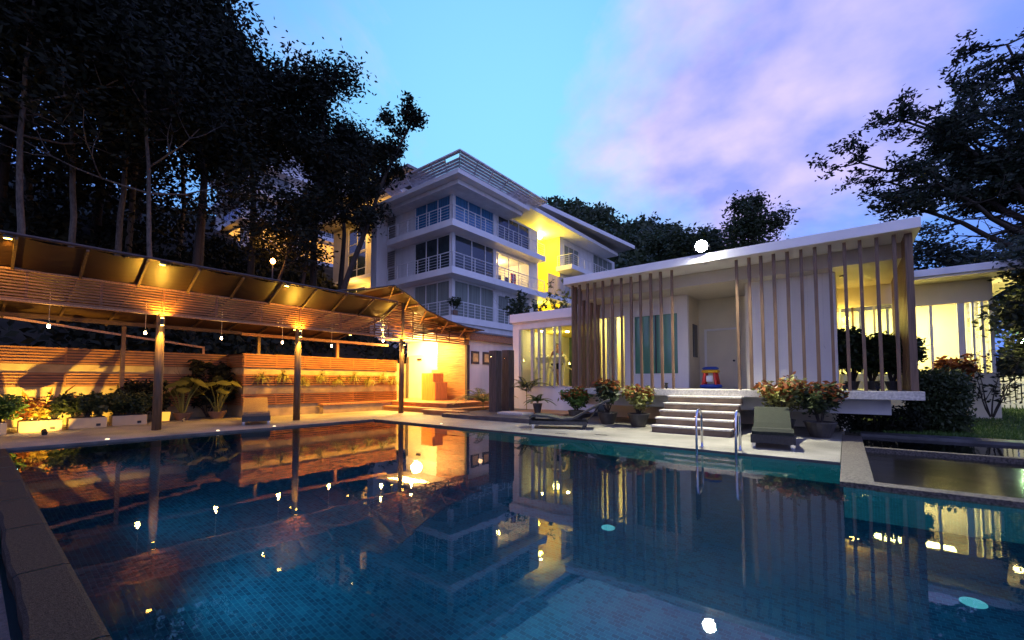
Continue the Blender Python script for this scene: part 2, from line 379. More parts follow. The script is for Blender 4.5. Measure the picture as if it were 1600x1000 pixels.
lw = MB(); lw.sheet([[(x, y, .04 + .36*min(1, max(0,(y-12.2)/8.5)) + .015*math.sin(x*2+y)) for y in [12.15+.4*i for i in range(23)]] for x in [.05+.5*i for i in range(25)]])
struct('lawn', lw, M['grass'])
# lawn blades
n = 26000; R_ = np.random.RandomState(3)
C_ = np.stack([R_.uniform(.6, 6.5, n), 12.2 + 8.2*R_.rand(n)**1.5, np.zeros(n)], 1)
C_[:,2] = .05 + .36*np.clip((C_[:,1]-12.2)/8.5, 0, 1) + .02
A_ = np.stack([R_.normal(0,.012,n), R_.normal(0,.012,n), R_.uniform(.02,.05,n)], 1); B_ = np.stack([R_.normal(0,.006,n), R_.normal(0,.006,n), np.zeros(n)], 1)
o = solo('grass', MB().leaves(C_, A_, B_), M['leafgreen'], 'short green lawn grass between the dark coping and the picket fence', 'grass', kind='stuff')

PX0, PX1, PY0, PY1, PY2, DEP = -11.42, 9.0, .43, 7.75, 6.2, -1.35
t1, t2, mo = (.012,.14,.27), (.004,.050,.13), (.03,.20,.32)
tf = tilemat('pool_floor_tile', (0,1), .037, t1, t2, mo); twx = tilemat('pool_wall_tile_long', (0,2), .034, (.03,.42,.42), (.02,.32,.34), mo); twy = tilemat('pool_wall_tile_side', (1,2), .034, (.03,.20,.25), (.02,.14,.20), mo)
fl = boxmb(PX0-.2, PX1+.2, PY0-.2, PY1+.2, DEP-.15, DEP); struct('pool_floor', fl, tf)
w_ = boxmb(PX0, -.06, PY1, PY1+.15, DEP, -.0605); struct('pool_far_wall', w_, twx); struct('pool_shoulder_wall', boxmb(-.06, PX1, PY2, PY2+.15, DEP, -.0605), tilemat('pool_shoulder_tile_dimmed', (0,2), .034, (.02,.16,.19), (.012,.11,.15), mo))  # shoulder tile darkened in colour to tone down the near lamp's light
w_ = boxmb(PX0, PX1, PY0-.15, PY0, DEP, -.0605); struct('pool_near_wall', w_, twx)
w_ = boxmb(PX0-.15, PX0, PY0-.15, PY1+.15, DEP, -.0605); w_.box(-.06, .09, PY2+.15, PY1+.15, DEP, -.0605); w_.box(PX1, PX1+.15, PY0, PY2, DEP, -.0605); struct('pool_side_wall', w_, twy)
wz = -.045
w_ = MB().add([(PX0,PY0,wz),(PX1,PY0,wz),(PX1,PY2,wz),(-.06,PY2,wz),(-.06,PY1,wz),(PX0,PY1,wz)], [(0,1,2,3,4,5)])
struct('water', w_, M['water'])
# decks
struct('pool_deck', boxmb(-17.6, PX0-.02, -6, 14.3, -.06, 0), M['deck'])
struct('far_deck', boxmb(PX0-.02, -.1, PY1-.02, 14.3, -.06, -.0), M['deck'])
struct('pool_edge_dark_strip', boxmb(PX0+.0, -.1, PY1-.028, PY1-.0205, -.043, -.003), M['darkstone']); struct('pool_edge_dark_strip', boxmb(PX0-.0195, PX0-.012, PY0, PY1-.03, -.043, -.003), M['darkstone'])  # dark strips over the deck's lit side, standing in for shade
for gx, gy_, l in ((-6.1,8.35,'dark drain grate in the deck left of the wicker lounger foot'),(-5.0,8.15,'dark drain grate in the deck in front of the wicker lounger'),(-4.2,8.5,'dark drain grate in the deck left of the stone stairs')):
    t = thing('drain_grate', l, 'drain grate', (gx, gy_, 0), 'drain grates in the deck')
    part('grate_frame', boxmb(gx-.14,gx+.14,gy_-.05,gy_+.05,.0,.004), M['black'], t)
    for k in range(6): part('bar', boxmb(gx-.12+.042*k,gx-.105+.042*k,gy_-.04,gy_+.04,.0045,.008), M['chrome'], t)
# near coping: hewn stones laid end to end
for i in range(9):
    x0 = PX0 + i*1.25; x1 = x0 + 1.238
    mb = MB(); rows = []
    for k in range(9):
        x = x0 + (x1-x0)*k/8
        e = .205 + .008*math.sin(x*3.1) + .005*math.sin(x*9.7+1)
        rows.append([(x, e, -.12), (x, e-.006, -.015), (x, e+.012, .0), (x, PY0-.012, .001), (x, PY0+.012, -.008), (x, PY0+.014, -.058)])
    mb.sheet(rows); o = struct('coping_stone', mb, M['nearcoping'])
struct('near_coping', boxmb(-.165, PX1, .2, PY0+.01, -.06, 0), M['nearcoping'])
# low dark timber deck behind the coping
mbs = None
for i in range(16):
    y1 = .17 - .102*i
    struct('deck_board', boxmb(-11.4, 6, y1-.094, y1, -.11, -.085), M['darkwood'])
# right hand coping, children's pool and dark terrace
struct('divider_coping', boxmb(-.09, .22, PY2-.01, 11.6, -.06, .012), M['coping'])
struct('front_coping', boxmb(.22, 9.5, PY2-.01, PY2+.2, -.1, .010), M['coping'])
struct('terrace_coping', boxmb(.22, 9.5, 9.32, 9.46, -.3, .05), M['coping'])
struct('lawn_coping', boxmb(.22, 12, 11.6, 12.15, -.3, .06), M['darkstone'])
struct('shallow_pool_floor', boxmb(.22, 9.5, PY2+.2, 9.32, -.34, -.28), pmat('shallow_floor_stone', (.16,.13,.10), .5, var=.3, scale=3, detail=8))
struct('terrace_pool_floor', boxmb(.22, 9.5, 9.46, 11.6, -.34, -.28), M['darkstone'])
struct('shallow_water', MB().add([(.22,PY2+.2,-.03),(9.5,PY2+.2,-.03),(9.5,9.32,-.03),(.22,9.32,-.03)], [(0,1,2,3)]), M['water2'])
struct('terrace_water', MB().add([(.22,9.46,-.0),(9.5,9.46,-.0),(9.5,11.6,-.0),(.22,11.6,-.0)], [(0,1,2,3)]), M['water3'])
# underwater lamps on the near wall
def uwlamp(x, label, e=55, far=False):
    y = PY0 if not far else PY1; s = 1 if not far else -1
    t = thing('underwater_lamp', label, 'pool lamp', (x, y, -.35), 'underwater pool lamps')
    r = MB(); r.tube([(x, y, -.35), (x, y+s*.03, -.35)], .11, 18); part('rim', r, M['chrome'], t)
    r = MB(); r.tube([(x, y+s*.0305, -.35), (x, y+s*.04, -.35)], .085, 18); part('lens', r, M['uw_e'], t)
    light('SPOT', (x, y+s*.07, -.35), e, (.50,.92,1), t, .05, (x+.3, y+s*3, -.75), 120, .8)
for x, e, l in ((-9.2,28,'underwater lamp on the near pool wall nearest the canopy corner'), (-5.9,36,'underwater lamp on the near wall below the left foreground coping'), (-3.9,75,'underwater lamp on the near wall nearest the camera'), (-.6,300,'underwater lamp on the near wall below the camera'), (3.4,90,'underwater lamp on the near wall right of the camera')):
    uwlamp(x, l, e)
# round floor lamps
for (x,y,l) in ((-2.14,4.47,'small round lit disc on the middle of the pool floor'), (.70,4.69,'round lit disc on the pool floor at the right')):
    solo('floor_disc', MB().lathe((x,y,DEP+.001), [(.075,0),(.075,.01),(.06,.016),(.02,.018)], 20), M['drain'], l, 'pool fitting', 'round fittings on the pool floor', (x,y,DEP))
# small lit studs set in the deck edge
for k,(x,y,l) in enumerate(((-11.62,1.75,'small lit deck stud left of the first canopy pole'),(-11.62,3.65,'small lit deck stud right of the first canopy pole'),(-11.62,4.9,'small lit deck stud in front of the small lounger'),(-8.7,7.98,'small lit deck stud in front of the entrance steps'))):
    solo('deck_stud', MB().lathe((x,y,.0), [(.035,0),(.035,.014),(.02,.02)], 12), M['studglow'], l, 'deck stud', 'studs along the pool edge', (x,y,0))

# ------------------------------------------------------------------ timber clad garden walls
def slat_rows():
    r = []
    for z0, n_, pitch in ((1.625, 6, .078), (1.03, 5, .076), (.39, 5, .076)):
        r += [(z0 + i*pitch, .043) for i in range(n_)]
    return r
gw = thing('garden_wall', 'low wall of concrete bands and red timber slats behind the planter boxes', 'wall', (-16.6, 1, 0))
part('wall_core', boxmb(-17.0, -16.6, -8, 5.45, -.06, 2.06), M['concrete'], gw)
for z, h in slat_rows():
    for k in range(7):
        y0 = -8 + k*1.92; part('slat', boxmb(-16.56+rng.uniform(-.004,.004), -16.53, y0+.004, y0+1.914, z, z+h), M['slatwood'], gw)
for a, b in ((1.612,2.058),(1.02,1.39),(.38,.75)): part('gap_shade', boxmb(-16.5995, -16.594, -8, 5.44, a, b), M['steel'], gw)  # dark sheets behind the slats, standing in for shade in the gaps
for k in range(8):
    for a, b in ((1.6,2.08),(1.0,1.4),(.37,.76)):
        part('batten', boxmb(-16.593, -16.5605, -8+k*1.92-.02+(.03 if k==0 else 0), -8+k*1.92+.02-(.03 if k==7 else 0), a, b), M['slatwood'], gw)
gw2 = thing('garden_wall', 'brightly lit wall of concrete bands and timber slats with spider plants growing on it', 'wall', (-15.2, 8.4, 0))
part('wall_core', boxmb(-17.0, -15.26, 5.46, 11.4, -.06, 2.03), M['concrete'], gw2)
for z, h in slat_rows():
    for k in range(3):
        y0 = 5.42 + k*1.99; part('slat', boxmb(-15.23, -15.20+rng.uniform(-.004,.004), y0+.004, y0+1.985, z, z+h), M['slatwood'], gw2)
    part('slat', boxmb(-16.56, -15.232, 5.40, 5.43, z, z+h), M['slatwood_x'], gw2)
for a, b in ((1.612,2.03),(1.02,1.39),(.38,.75)): part('gap_shade', boxmb(-15.2595, -15.254, 5.5, 11.39, a, b), M['steel'], gw2)  # dark sheets again imitate the shade between these slats
for k in range(7):
    for a, b in ((1.6,2.05),(1.0,1.4),(.37,.76)):
        yy = 5.47 + k*.96; part('batten', boxmb(-15.253, -15.231, yy, yy+.04, a, b), M['slatwood'], gw2)
part('cap', boxmb(-17.0, -15.19, 5.40, 11.4, 2.035, 2.06), M['slatwood'], gw2)
part('bench', boxmb(-15.2, -14.85, 7.9, 11.4, .30, .36), M['stepwood'], gw2); part('bench_base', boxmb(-15.19, -14.9, 7.95, 11.4, 0, .298), M['concrete'], gw2)

# ------------------------------------------------------------------ canopy
CX = -12.95
cp = thing('poolside_canopy', 'long timber and steel canopy with slatted fascia on round poles along the pool', 'canopy', (CX, 2.8, 0))
cols = [(-.5), 2.80, 6.08, 9.88]
for y in cols:
    mb = MB(); mb.tube([(CX,y,0),(CX+.01,y,1.4),(CX,y,2.77)], [.095,.09,.082], 16); mb.smooth = True
    part('pole', mb, M['postwood'], cp)
z0 = 2.80
part('lower_beam', boxmb(CX-.05, CX+.05, -8, 13.25, 2.745, 2.79), M['stepwood'], cp)
part('top_rail', boxmb(CX-.03, CX+.06, -8, 8.7, 3.36, 3.40), M['stepwood'], cp)
segs = [(-8,-3.8),(-3.8,-.5),(-.5,2.8),(2.8,6.08),(6.08,8.7)]
for (a,b) in segs:
    for i in range(9):
        z = 2.80 + i*.0625; j = rng.uniform(-.003,.003)
        part('slat', boxmb(CX+.01, CX+.04+j, a+.006, b-.006, z, z+.031), M['slatwood'], cp)
    nb = max(2, round((b-a)/1.1))
    for k in range(nb): part('batten', boxmb(CX-.03, CX+.0095, a+(b-a)*k/nb+.03, a+(b-a)*k/nb+.07, 2.791, 3.359), M['slatwood'], cp)
# overhanging roof of corrugated sheets: outer part rises to the eave, inner part falls back
def roof_pt(x):
    if x > CX: return 3.42 + (x-CX)/.88*.44
    return 3.42 + (x-CX)/3.6*.62
ry = [.45 + .95*k for k in range(-9, 10)]
def sheet_part(y0, y1, xa, xb, nx=46, name='roof_sheet'):
    rows = []
    for i in range(nx+1):
        x = xa + (xb-xa)*i/nx; z = roof_pt(x) + .010*math.cos(i*math.pi*.9)
        rows.append([(x, y0 + (y1-y0)*t, z - .05*math.sin(math.pi*t)*(1 if x > CX else .6) ) for t in (0,.2,.4,.6,.8,1)])
    m_ = MB().sheet(rows); m_.smooth = True; part(name, m_, M['sheet'], cp)
for k in range(len(ry)-1):
    sheet_part(ry[k]+.02, ry[k+1]-.02, CX+.0, -12.07, 14)
    sheet_part(ry[k]+.02, ry[k+1]-.02, -16.55, CX, 48)
for y in ry:
    part('rafter', MB().bar((CX+.04, y, 3.38), (-12.05, y, 3.815), .045, .05), M['postwood'], cp)
    part('rafter', MB().bar((CX-.06, y, 3.36), (-16.5, y, 2.76), .045, .06), M['steel'], cp)
part('eave_rail', MB().tube([(-12.05, -8.2, 3.88), (-12.05, 9.0, 3.88)], .035, 8), M['steel'], cp)
part('rear_beam', boxmb(-16.0, -15.9, 5.6, 11.4, 2.70, 2.80), M['stepwood'], cp)
part('rear_beam', MB().bar((-15.95, -8, 2.78), (-15.95, 5.6, 2.78), .08, .10), M['steel'], cp)
for y in (-1.5, 2.6, 6.1, 9.0): part('rear_post', boxmb(-16.0, -15.91, y, y+.09, 2.06 if y > 5.4 else 0, 2.70), M['stepwood'] if y > 8 else M['steel'], cp)
part('handrail', MB().bar((-17.1, .3, 2.85), (-17.1, 4.9, 2.30), .06, .06), M['stepwood'], cp)
part('handrail_post', boxmb(-17.13, -17.07, 4.84, 4.9, 1.9, 2.29), M['stepwood'], cp)
# swooping slatted end
tops = [(8.7,3.92),(9.42,4.14),(9.9,4.12),(10.4,3.92),(11.0,3.75),(12.2,3.56),(13.27,3.47)]
def topz(y):
    for (a,za),(b,zb) in zip(tops, tops[1:]):
        if a <= y <= b: return za + (zb-za)*(y-a)/(b-a)
    return 0
for i in range(15):
    z = 2.83 + i*.086
    for (a,b) in ((8.72,9.82),(9.94,10.9),(10.9,12.1),(12.1,13.25)):
        ye = [a+(b-a)*t/5 for t in range(6)]; ys_ = [y for y in ye if topz(y) > z+.06]
        if len(ys_) < 2: continue
        ph = rng.uniform(0,6); tl = rng.uniform(-.022,.022)
        rows = []
        for y in ys_:
            zz = z + tl*(y-a) + .012*math.sin(y*3+ph); d = .03*math.sin(y*2.1+ph)
            rows.append([(CX+.02+d,y,zz),(CX+.05+d,y,zz),(CX+.05+d,y,zz+.045),(CX+.02+d,y,zz+.045),(CX+.02+d,y,zz)])
        part('slat', MB().sheet(rows), M['slatwood'], cp)
for y in (8.72, 9.3, 9.88, 10.4, 10.9, 11.6, 12.3, 13.2):
    part('batten', boxmb(CX-.03, CX+.0, y-.02, y+.02, 2.79, topz(max(8.7,min(13.27,y)))), M['steel'], cp)
part('corner_post', boxmb(CX+.052, CX+.10, 9.85, 9.91, 2.80, 4.12), M['darkwood'], cp)
sw = [(6.6,3.86),(8.0,4.18),(8.95,4.46),(9.65,4.2),(10.4,3.80),(11.5,3.53),(12.5,3.38),(13.6,3.34)]
rows = []
for y, z in sw: rows.append([(x, y + (0 if x > -13 else -.0), z - (0 if x > -13.5 else (x+13.5)*-.05)) for x in (-12.2,-12.9,-13.6,-14.4,-15.4)])
m_ = MB().sheet(rows[1:])
part('swoop_roof', m_, M['sheet'], cp)
part('swoop_edge', MB().tube([(-12.19, y, z+.01) for y, z in sw[2:]], .03, 8), M['steel'], cp)
part('swoop_edge', MB().tube([(-12.19, y, z+.01) for y, z in sw[:3]], .03, 8), M['steel'], cp)
for (y,z),(y2,z2) in zip(sw[2:], sw[3:]):
    part('rafter', MB().bar((-12.2, (y+y2)/2, (z+z2)/2-.05), (-15.3, (y+y2)/2, (z+z2)/2-.09), .045, .06), M['stepwood'], cp)
    part('rafter', MB().bar((-12.22, y, z-.05), (CX+.02, y+.3, z-.42), .04, .04), M['stepwood'], cp)

YEL = (1,.52,.05); ORG_L = (1,.44,.07); WARM = (1,.62,.22)
# up and down lamps on the poles
for y, l in ((-.5,'up and down lamp on the canopy pole outside the left edge'), (2.80,'yellow up and down lamp on the first canopy pole'), (6.08,'yellow up and down lamp on the middle canopy pole'), (9.88,'yellow up and down lamp on the corner canopy pole')):
    x = CX + .115
    t = thing('pole_lamp', l, 'lamp', (x, y, 2.62), 'up and down lamps on the canopy poles')
    part('housing', MB().tube([(x+.03,y,2.50),(x+.03,y,2.66)], .035, 12), M['black'], t)
    part('lens', MB().tube([(x+.03,y,2.661),(x+.03,y,2.67)], .03, 12), M['sconce_e'], t)
    part('lens', MB().tube([(x+.03,y,2.49),(x+.03,y,2.499)], .03, 12), M['sconce_e'], t)
    light('SPOT', (x+.05, y, 2.70), 110, YEL, t, .02, (x-.06, y, 3.4), 150, .8)
    light('SPOT', (x+.05, y, 2.47), 120, YEL, t, .02, (x-.02, y, 1.0), 60, .6)
# lamps on the eave
for y, l in ((.35,'bright lamp under the canopy eave at the left edge'),(2.62,'bright lamp under the eave above the first canopy pole'),(5.35,'bright lamp under the eave left of the middle canopy pole')):
    t = thing('eave_lamp', l, 'lamp', (-12.1, y, 3.80), 'lamps under the canopy eave')
    part('housing', boxmb(-12.13,-12.05,y-.06,y+.06,3.80,3.85), M['black'], t)
    part('lens', boxmb(-12.15,-12.131,y-.05,y+.05,3.79,3.83), M['sconce_e'], t)
    light('SPOT', (-12.17, y, 3.74), 30, YEL, t, .03, (-12.75, y+.1, 3.45), 95, 1)
# pendants
def pendant(x, y, zb, zt, label, hot=False, e=20):
    t = thing('pendant_lamp', label, 'lamp', (x, y, zb), 'bare bulbs hanging under the canopy')
    part('cord', MB().tube([(x,y,zb+.09),(x,y,zt)], .006, 6), M['gymwhite'], t)
    part('socket', MB().lathe((x,y,zb), [(.02,.05),(.022,.10),(.008,.12)], 10), M['black'], t)
    b = MB().lathe((x,y,zb), [(.004,-.034),(.022,-.024),(.030,0),(.024,.03),(.018,.052)], 12); b.smooth = True
    part('bulb', b, M['bulbhot'] if hot else M['bulb'], t)
    light('POINT', (x,y,zb-.08), e, ORG_L if not hot else (1,.50,.10), t, .05)
pl = ['bare bulb on a long cord left of the first canopy pole', 'bare bulb hanging just left of the first canopy pole', 'bare bulb hanging between the first and middle poles', 'bare bulb hanging just left of the middle canopy pole', 'bare bulb hanging right of the middle canopy pole']
for y, l in zip((1.06,2.73,4.41,6.08,7.72), pl): pendant(-14.0, y, 2.38, 3.18, l)
pendant(-14.0, -.8, 2.38, 3.18, 'bare bulb hanging outside the left edge', False, 20)
for (y,z,l) in ((9.47,3.05,'upper bright bulb left of the corner pole'),(9.56,2.67,'lower bright bulb left of the corner pole'),(10.87,3.30,'upper bright bulb right of the corner pole'),(10.95,2.88,'lower bright bulb right of the corner pole')):
    pendant(-13.6 + (.05 if z > 3 else -.05), y, z, 3.75, l, True, 44)
for y, l in ((6.6,'small downlight under the canopy above the left of the spider plants'),(8.6,'small downlight under the canopy above the middle of the spider plants'),(10.5,'small downlight under the canopy nearest the lobby')):
    t = thing('downlight', l, 'lamp', (-14.3, y, 2.86), 'downlights under the canopy')
    part('housing', MB().tube([(-14.3,y,2.86),(-14.3,y,2.96),(-14.3,y,3.17)], [.05,.05,.012], 12), M['black'], t); part('lens', MB().tube([(-14.3,y,2.855),(-14.3,y,2.859)], .04, 12), M['sconce_e'], t)
    light('SPOT', (-14.1, y, 2.84), 480, (1,.45,.03), t, .03, (-15.1, y, .5), 130, .7)
# floor lamps along the walls
t = thing('uplight', 'small ground spotlight behind the first planter box aimed at the wall', 'lamp', (-13.7, 1.05, .0))
part('housing', MB().tube([(-13.62,1.05,.03),(-13.74,1.05,.09)], .045, 12), M['black'], t); part('stake', MB().tube([(-13.62,1.05,0),(-13.62,1.05,.05)], .015, 8), M['black'], t)
light('SPOT', (-15.0, 1.05, .20), 520, (1,.58,.07), t, .008, (-16.6, .95, 1.1), 118, .25)
light('SPOT', (-13.76, 1.05, .12), 130, (1,.58,.08), t, .012, (-16.6, 1.0, 1.1), 72, .3)
t = thing('lantern', 'glowing cylindrical lantern on the deck beside the elephant ear plants', 'lamp', (-15.35, 3.5, 0))
part('base', MB().lathe((-15.35,3.5,0), [(.12,0),(.12,.03)], 16), M['clay'], t); part('glass', MB().lathe((-15.35,3.5,.03), [(.10,0),(.125,.22),(.125,.25)], 16), emat('lantern_glow', (1,.45,.06), 1.0), t)
t = thing('uplight', 'tiny white ground spotlight between lantern and elephant ear plants', 'lamp', (-15.1, 3.85, 0))
part('housing', MB().tube([(-15.1,3.85,.05),(-15.05,3.9,.11)], .03, 10), M['chrome'], t); part('stake', MB().tube([(-15.1,3.85,0),(-15.1,3.85,.06)], .01, 6), M['black'], t)
# unseen spot without a fitting, washing planter one from the pool side
light('SPOT', (-12.8, -.5, 2.9), 420, (1,.62,.22), cp, .03, (-14.6, 1.0, .25), 36, .9)

# ------------------------------------------------------------------ entrance
en = thing('entrance_house', 'cream entrance lobby with timber slat wall behind the canopy corner', 'building', (-12.95, 13.3, 0))
part('back_wall', boxmb(-17.0, -14.75, 13.3, 13.5, 0, 2.42), M['offwhite'], en)
part('upper_wall', boxmb(-17.0, -14.75, 13.32, 13.5, 2.42, 3.05), M['white'], en)
part('ceiling', boxmb(-16.8, -13.02, 11.5, 13.5, 3.06, 3.12), M['white'], en)
part('side_wall', boxmb(-17.2, -17.0, 11.41, 13.5, 0, 2.03), M['concrete'], en)
for i in range(24):
    z = .36 + i*.112
    xl = -14.75 if not (i in (9,10,11)) else -15.15
    part('slat', boxmb(xl, -12.98, 13.24+rng.uniform(0,.03), 13.29+.0, z, z+.098), M['stepwood'], en)
part('panel', boxmb(-14.75, -12.99, 13.3, 13.5, .35, 3.05), M['orangewood'], en)
part('door_frame', boxmb(-16.97, -16.85, 13.22, 13.3, .36, 2.35), M['darkwood'], en)
part('corner_post', boxmb(-12.98, -12.86, 13.25, 13.42, .0, 2.74), M['darkwood'], en)
part('vent', boxmb(-16.2, -15.9, 13.26, 13.298, 2.16, 2.26), M['steel'], en)
part('side_wall', boxmb(-13.15, -12.95, 13.5, 17.5, 0, 3.0), M['white2'], en)
part('fascia', boxmb(-13.1, -12.75, 13.3, 18.5, 2.98, 3.28), M['stepwood'], en)
part('roof', boxmb(-17.5, -12.7, 13.1, 18.5, 3.285, 3.36), M['roofdark'], en)
part('skirting', boxmb(-12.945, -12.90, 13.45, 16.5, .0, .55), M['stepwood'], en)
st = thing('entrance_step', 'wide timber steps leading up to the lobby', 'steps', (-13, 10.9, 0))
for k in range(4):
    part('tread_board', boxmb(-16.95, -11.55, 10.85+.0+.61*k, 10.85+.6+.61*k, .30, .345), M['stepwood'], st)
part('riser', boxmb(-16.95, -11.6, 10.9, 13.2, .178, .299), M['stepwood'], st)
part('lower_tread', boxmb(-16.95, -10.9, 10.45, 13.2, .12, .176), M['stepwood'], st); part('lower_riser', boxmb(-16.95, -10.95, 10.5, 13.2, 0, .119), M['stepwood'], st)
part('side_tread', boxmb(-11.9, -10.0, 9.95, 10.44, .11, .165), M['stepwood'], st); part('side_riser', boxmb(-11.85, -10.05, 10.0, 10.43, 0, .109), M['stepwood'], st)
ds = thing('reception_desk', 'tall stepped timber reception block in the lit lobby', 'desk', (-14.1, 12.6, .346))
part('tall_block', boxmb(-14.7, -13.95, 12.3, 12.9, .346, 1.52), M['orangewood'], ds, bevel=.01); part('low_block', boxmb(-13.948, -13.75, 12.25, 12.95, .346, 1.12), M['orangewood'], ds, bevel=.01)
light('AREA', (-15.0, 11.9, 3.0), 430, (1,.58,.12), en, (1.6,1.0), (-15.0, 12.3, 0)); light('POINT', (-15.1, 12.4, 2.55), 150, (1,.66,.20), en, .25)
# framed prints
for y0,y1,l in ((13.6,14.08,'dark framed print nearest the lobby post'),(14.35,14.8,'dark framed print partly behind the timber pillars')):
    t = thing('picture_frame', l, 'picture', (-12.95,(y0+y1)/2,1.96), 'framed prints on the white wall')
    part('frame', boxmb(-12.948,-12.90,y0,y1,1.94,2.50), M['darkwood'], t); part('print', boxmb(-12.899,-12.893,y0+.08,y1-.08,2.04,2.40), M['paper'], t)
    light('POINT', (-12.6,(y0+y1)/2,2.2), 1.2, (1,.6,.25), t, .1)
# timber pillars
for (x,y,h,l) in ((-9.55,11.25,2.22,'front dark timber pillar by the potted palm'),(-9.55,11.95,2.28,'rear dark timber pillar next to the gym window')):
    t = thing('timber_pillar', l, 'pillar', (x,y,0), 'dark timber pillars')
    part('pillar_shaft', boxmb(x-.16,x+.16,y-.16,y+.16,.0,h), M['darkwood'], t, bevel=.012)
    part('bolt', MB().tube([(x-.05,y-.161,1.25),(x-.05,y-.175,1.25)],.02,8), M['chrome'], t); part('bolt', MB().tube([(x-.05,y-.161,2.0),(x-.05,y-.175,2.0)],.02,8), M['chrome'], t)
solo('stone_plinth', boxmb(-10.4,-6.6,9.55,13.1,0,.12), M['darkstone'], 'low dark stone plinth under the timber pillars', 'plinth', loc=(-8.5,11,0), bevel=.01)
solo('stepping_slab', boxmb(-8.75,-7.75,10.4,11.0,.121,.19), M['slabstone'], 'pale stone slab lying on the dark plinth', 'slab', loc=(-8.2,10.7,.12), bevel=.01)
t = thing('timber_deck', 'small timber deck on the dark plinth in front of the gym', 'deck', (-7.6, 11.8, .121))
for k in range(8): part('board', boxmb(-8.9,-6.7,11.1+.2*k,11.29+.2*k,.121,.16), M['stepwood'], t)
solo('planter_trough', boxmb(-12.7,-12.1,13.5,14.1,0,.62), M['stepwood'], 'timber planter box at the foot of the white wall below the prints', 'planter', loc=(-12.4,13.8,0), bevel=.01)

# ------------------------------------------------------------------ porch house
ph = thing('pool_house', 'white pool house with tall timber slat screen and flat roof', 'building', (-2.7, 12, 0))
FY = 11.15
part('porch_slab', boxmb(-6.6, 1.17, FY, 14.9, .79, .96), M['slabstone'], ph, bevel=.008)
part('under_beam', boxmb(-6.5, .72, 11.75, 12.0, .46, .785), M['white2'], ph)
part('base_wall', boxmb(-6.4, .2, 13.2, 13.35, -.05, .785), M['offwhite'], ph)
part('roof', MB().add([(-6.62,10.95,4.06),(1.2,10.95,4.06),(1.2,17,4.06),(-6.62,17,4.06),(-6.62,10.95,4.27),(1.2,10.95,4.27),(1.2,17,4.27),(-6.62,17,4.27)],[(0,3,2,1),(4,5,6,7),(0,1,5,4),(1,2,6,5),(2,3,7,6),(3,0,4,7)]), M['white'], ph, bevel=.01)
part('roof_cap', boxmb(-6.5, 1.0, 11.25, 17, 4.275, 4.32), M['white2'], ph)
part('soffit', boxmb(-6.5, 1.1, 12.1, 16.9, 3.72, 3.76), M['soffit'], ph)
part('header', boxmb(-6.5, 1.1, 11.9, 12.098, 3.72, 4.05), M['soffit'], ph)
# screen slats
sx = [-5.44+.277*k for k in range(8)] + [-1.97+.2537*k for k in range(12)]
sx = [-6.45,-6.2,-5.95,-5.70] + sx
for x in sx:
    w = .060+rng.uniform(-.006,.008); tl = rng.uniform(-.012,.012)
    mb = MB().bar((x, FY+.06, .962), (x+tl, FY+.06, 4.055), w, .06, up=(0,1,0)); part('screen_slat', mb, M['screenwood'], ph)
for k in range(7):
    y = FY+.24+.26*k; part('screen_slat', boxmb(-6.52, -6.44, y, y+.10, .962, 4.055), M['screenwood'], ph)
for k in range(13):
    y = FY+.10+.255*k; part('screen_slat', boxmb(.985, 1.10, y, y+.19, .962, 4.055), M['screenwood'], ph)
# walls
part('wall', boxmb(-6.3, -5.98+.0, 13.2, 13.35, .962, 3.72), M['white2'], ph)
Yw = 13.0
part('wall', boxmb(-6.65, -5.55, Yw, Yw+.15, 3.27, 3.718), M['white2'], ph)
part('wall', boxmb(-5.55, -5.25, Yw, Yw+.15, .962, 3.718), M['white2'], ph)
part('wall', boxmb(-5.25, -3.92, Yw, Yw+.15, 3.22, 3.718), M['white2'], ph); part('wall', boxmb(-5.25, -3.92, Yw, Yw+.15, .962, 1.40), M['white2'], ph)
part('wall', boxmb(-3.92, -3.62, Yw, Yw+.15, .962, 3.718), M['white2'], ph)
part('wall', boxmb(-3.77, -3.62, Yw+.15, 14.2, .962, 3.718), M['offwhite'], ph)
part('wall', boxmb(-4.2, -1.9, 14.2, 14.35, .962, 3.718), M['offwhite'], ph)
part('wall', boxmb(-1.86, -.13, 12.4, 12.55, .962, 3.718), M['white2'], ph)
for k in range(5): part('wall_joint', boxmb(-1.58+.3*k, -1.568+.3*k, 12.394, 12.3995, .97, 3.71), M['frame'], ph)
part('wall', boxmb(-2.01, -1.862, 12.4, 14.2, .962, 3.718), M['offwhite'], ph)
part('wall', boxmb(-.28, -.13, 12.55, 14.85, .962, 3.718), M['offwhite'], ph)
part('wall', boxmb(-.125, 1.1, 14.8, 14.95, 3.18, 3.718), M['offwhite'], ph)
wn = part('window', boxmb(-5.25, -3.92, Yw+.05, Yw+.07, 1.40, 3.22), M['glassgreen'], ph)
part('window_frame', boxmb(-5.26,-3.91,Yw-.02,Yw-.0,3.2,3.24), M['frame'], wn); part('window_frame', boxmb(-5.26,-3.91,Yw-.03,Yw-.0,1.36,1.40), M['frame'], wn); part('mullion', boxmb(-4.60,-4.57,Yw+.03,Yw+.049,1.4,3.2), M['black'], wn)
part('door', boxmb(-3.38, -2.52, 14.15, 14.198, .965, 2.72), M['offwhite'], ph, bevel=.006)
dr = [o for o in ph.children if o.name.startswith('door')][-1]
part('door_handle', MB().tube([(-2.62,14.15,1.78),(-2.62,14.08,1.78)],.03,10), M['black'], dr)
part('door_frame', boxmb(-3.45,-3.382,14.14,14.199,.965,2.78), M['white2'], ph); part('door_frame', boxmb(-2.518,-2.45,14.14,14.199,.965,2.78), M['white2'], ph); part('door_frame', boxmb(-3.38,-2.52,14.14,14.199,2.722,2.78), M['white2'], ph)
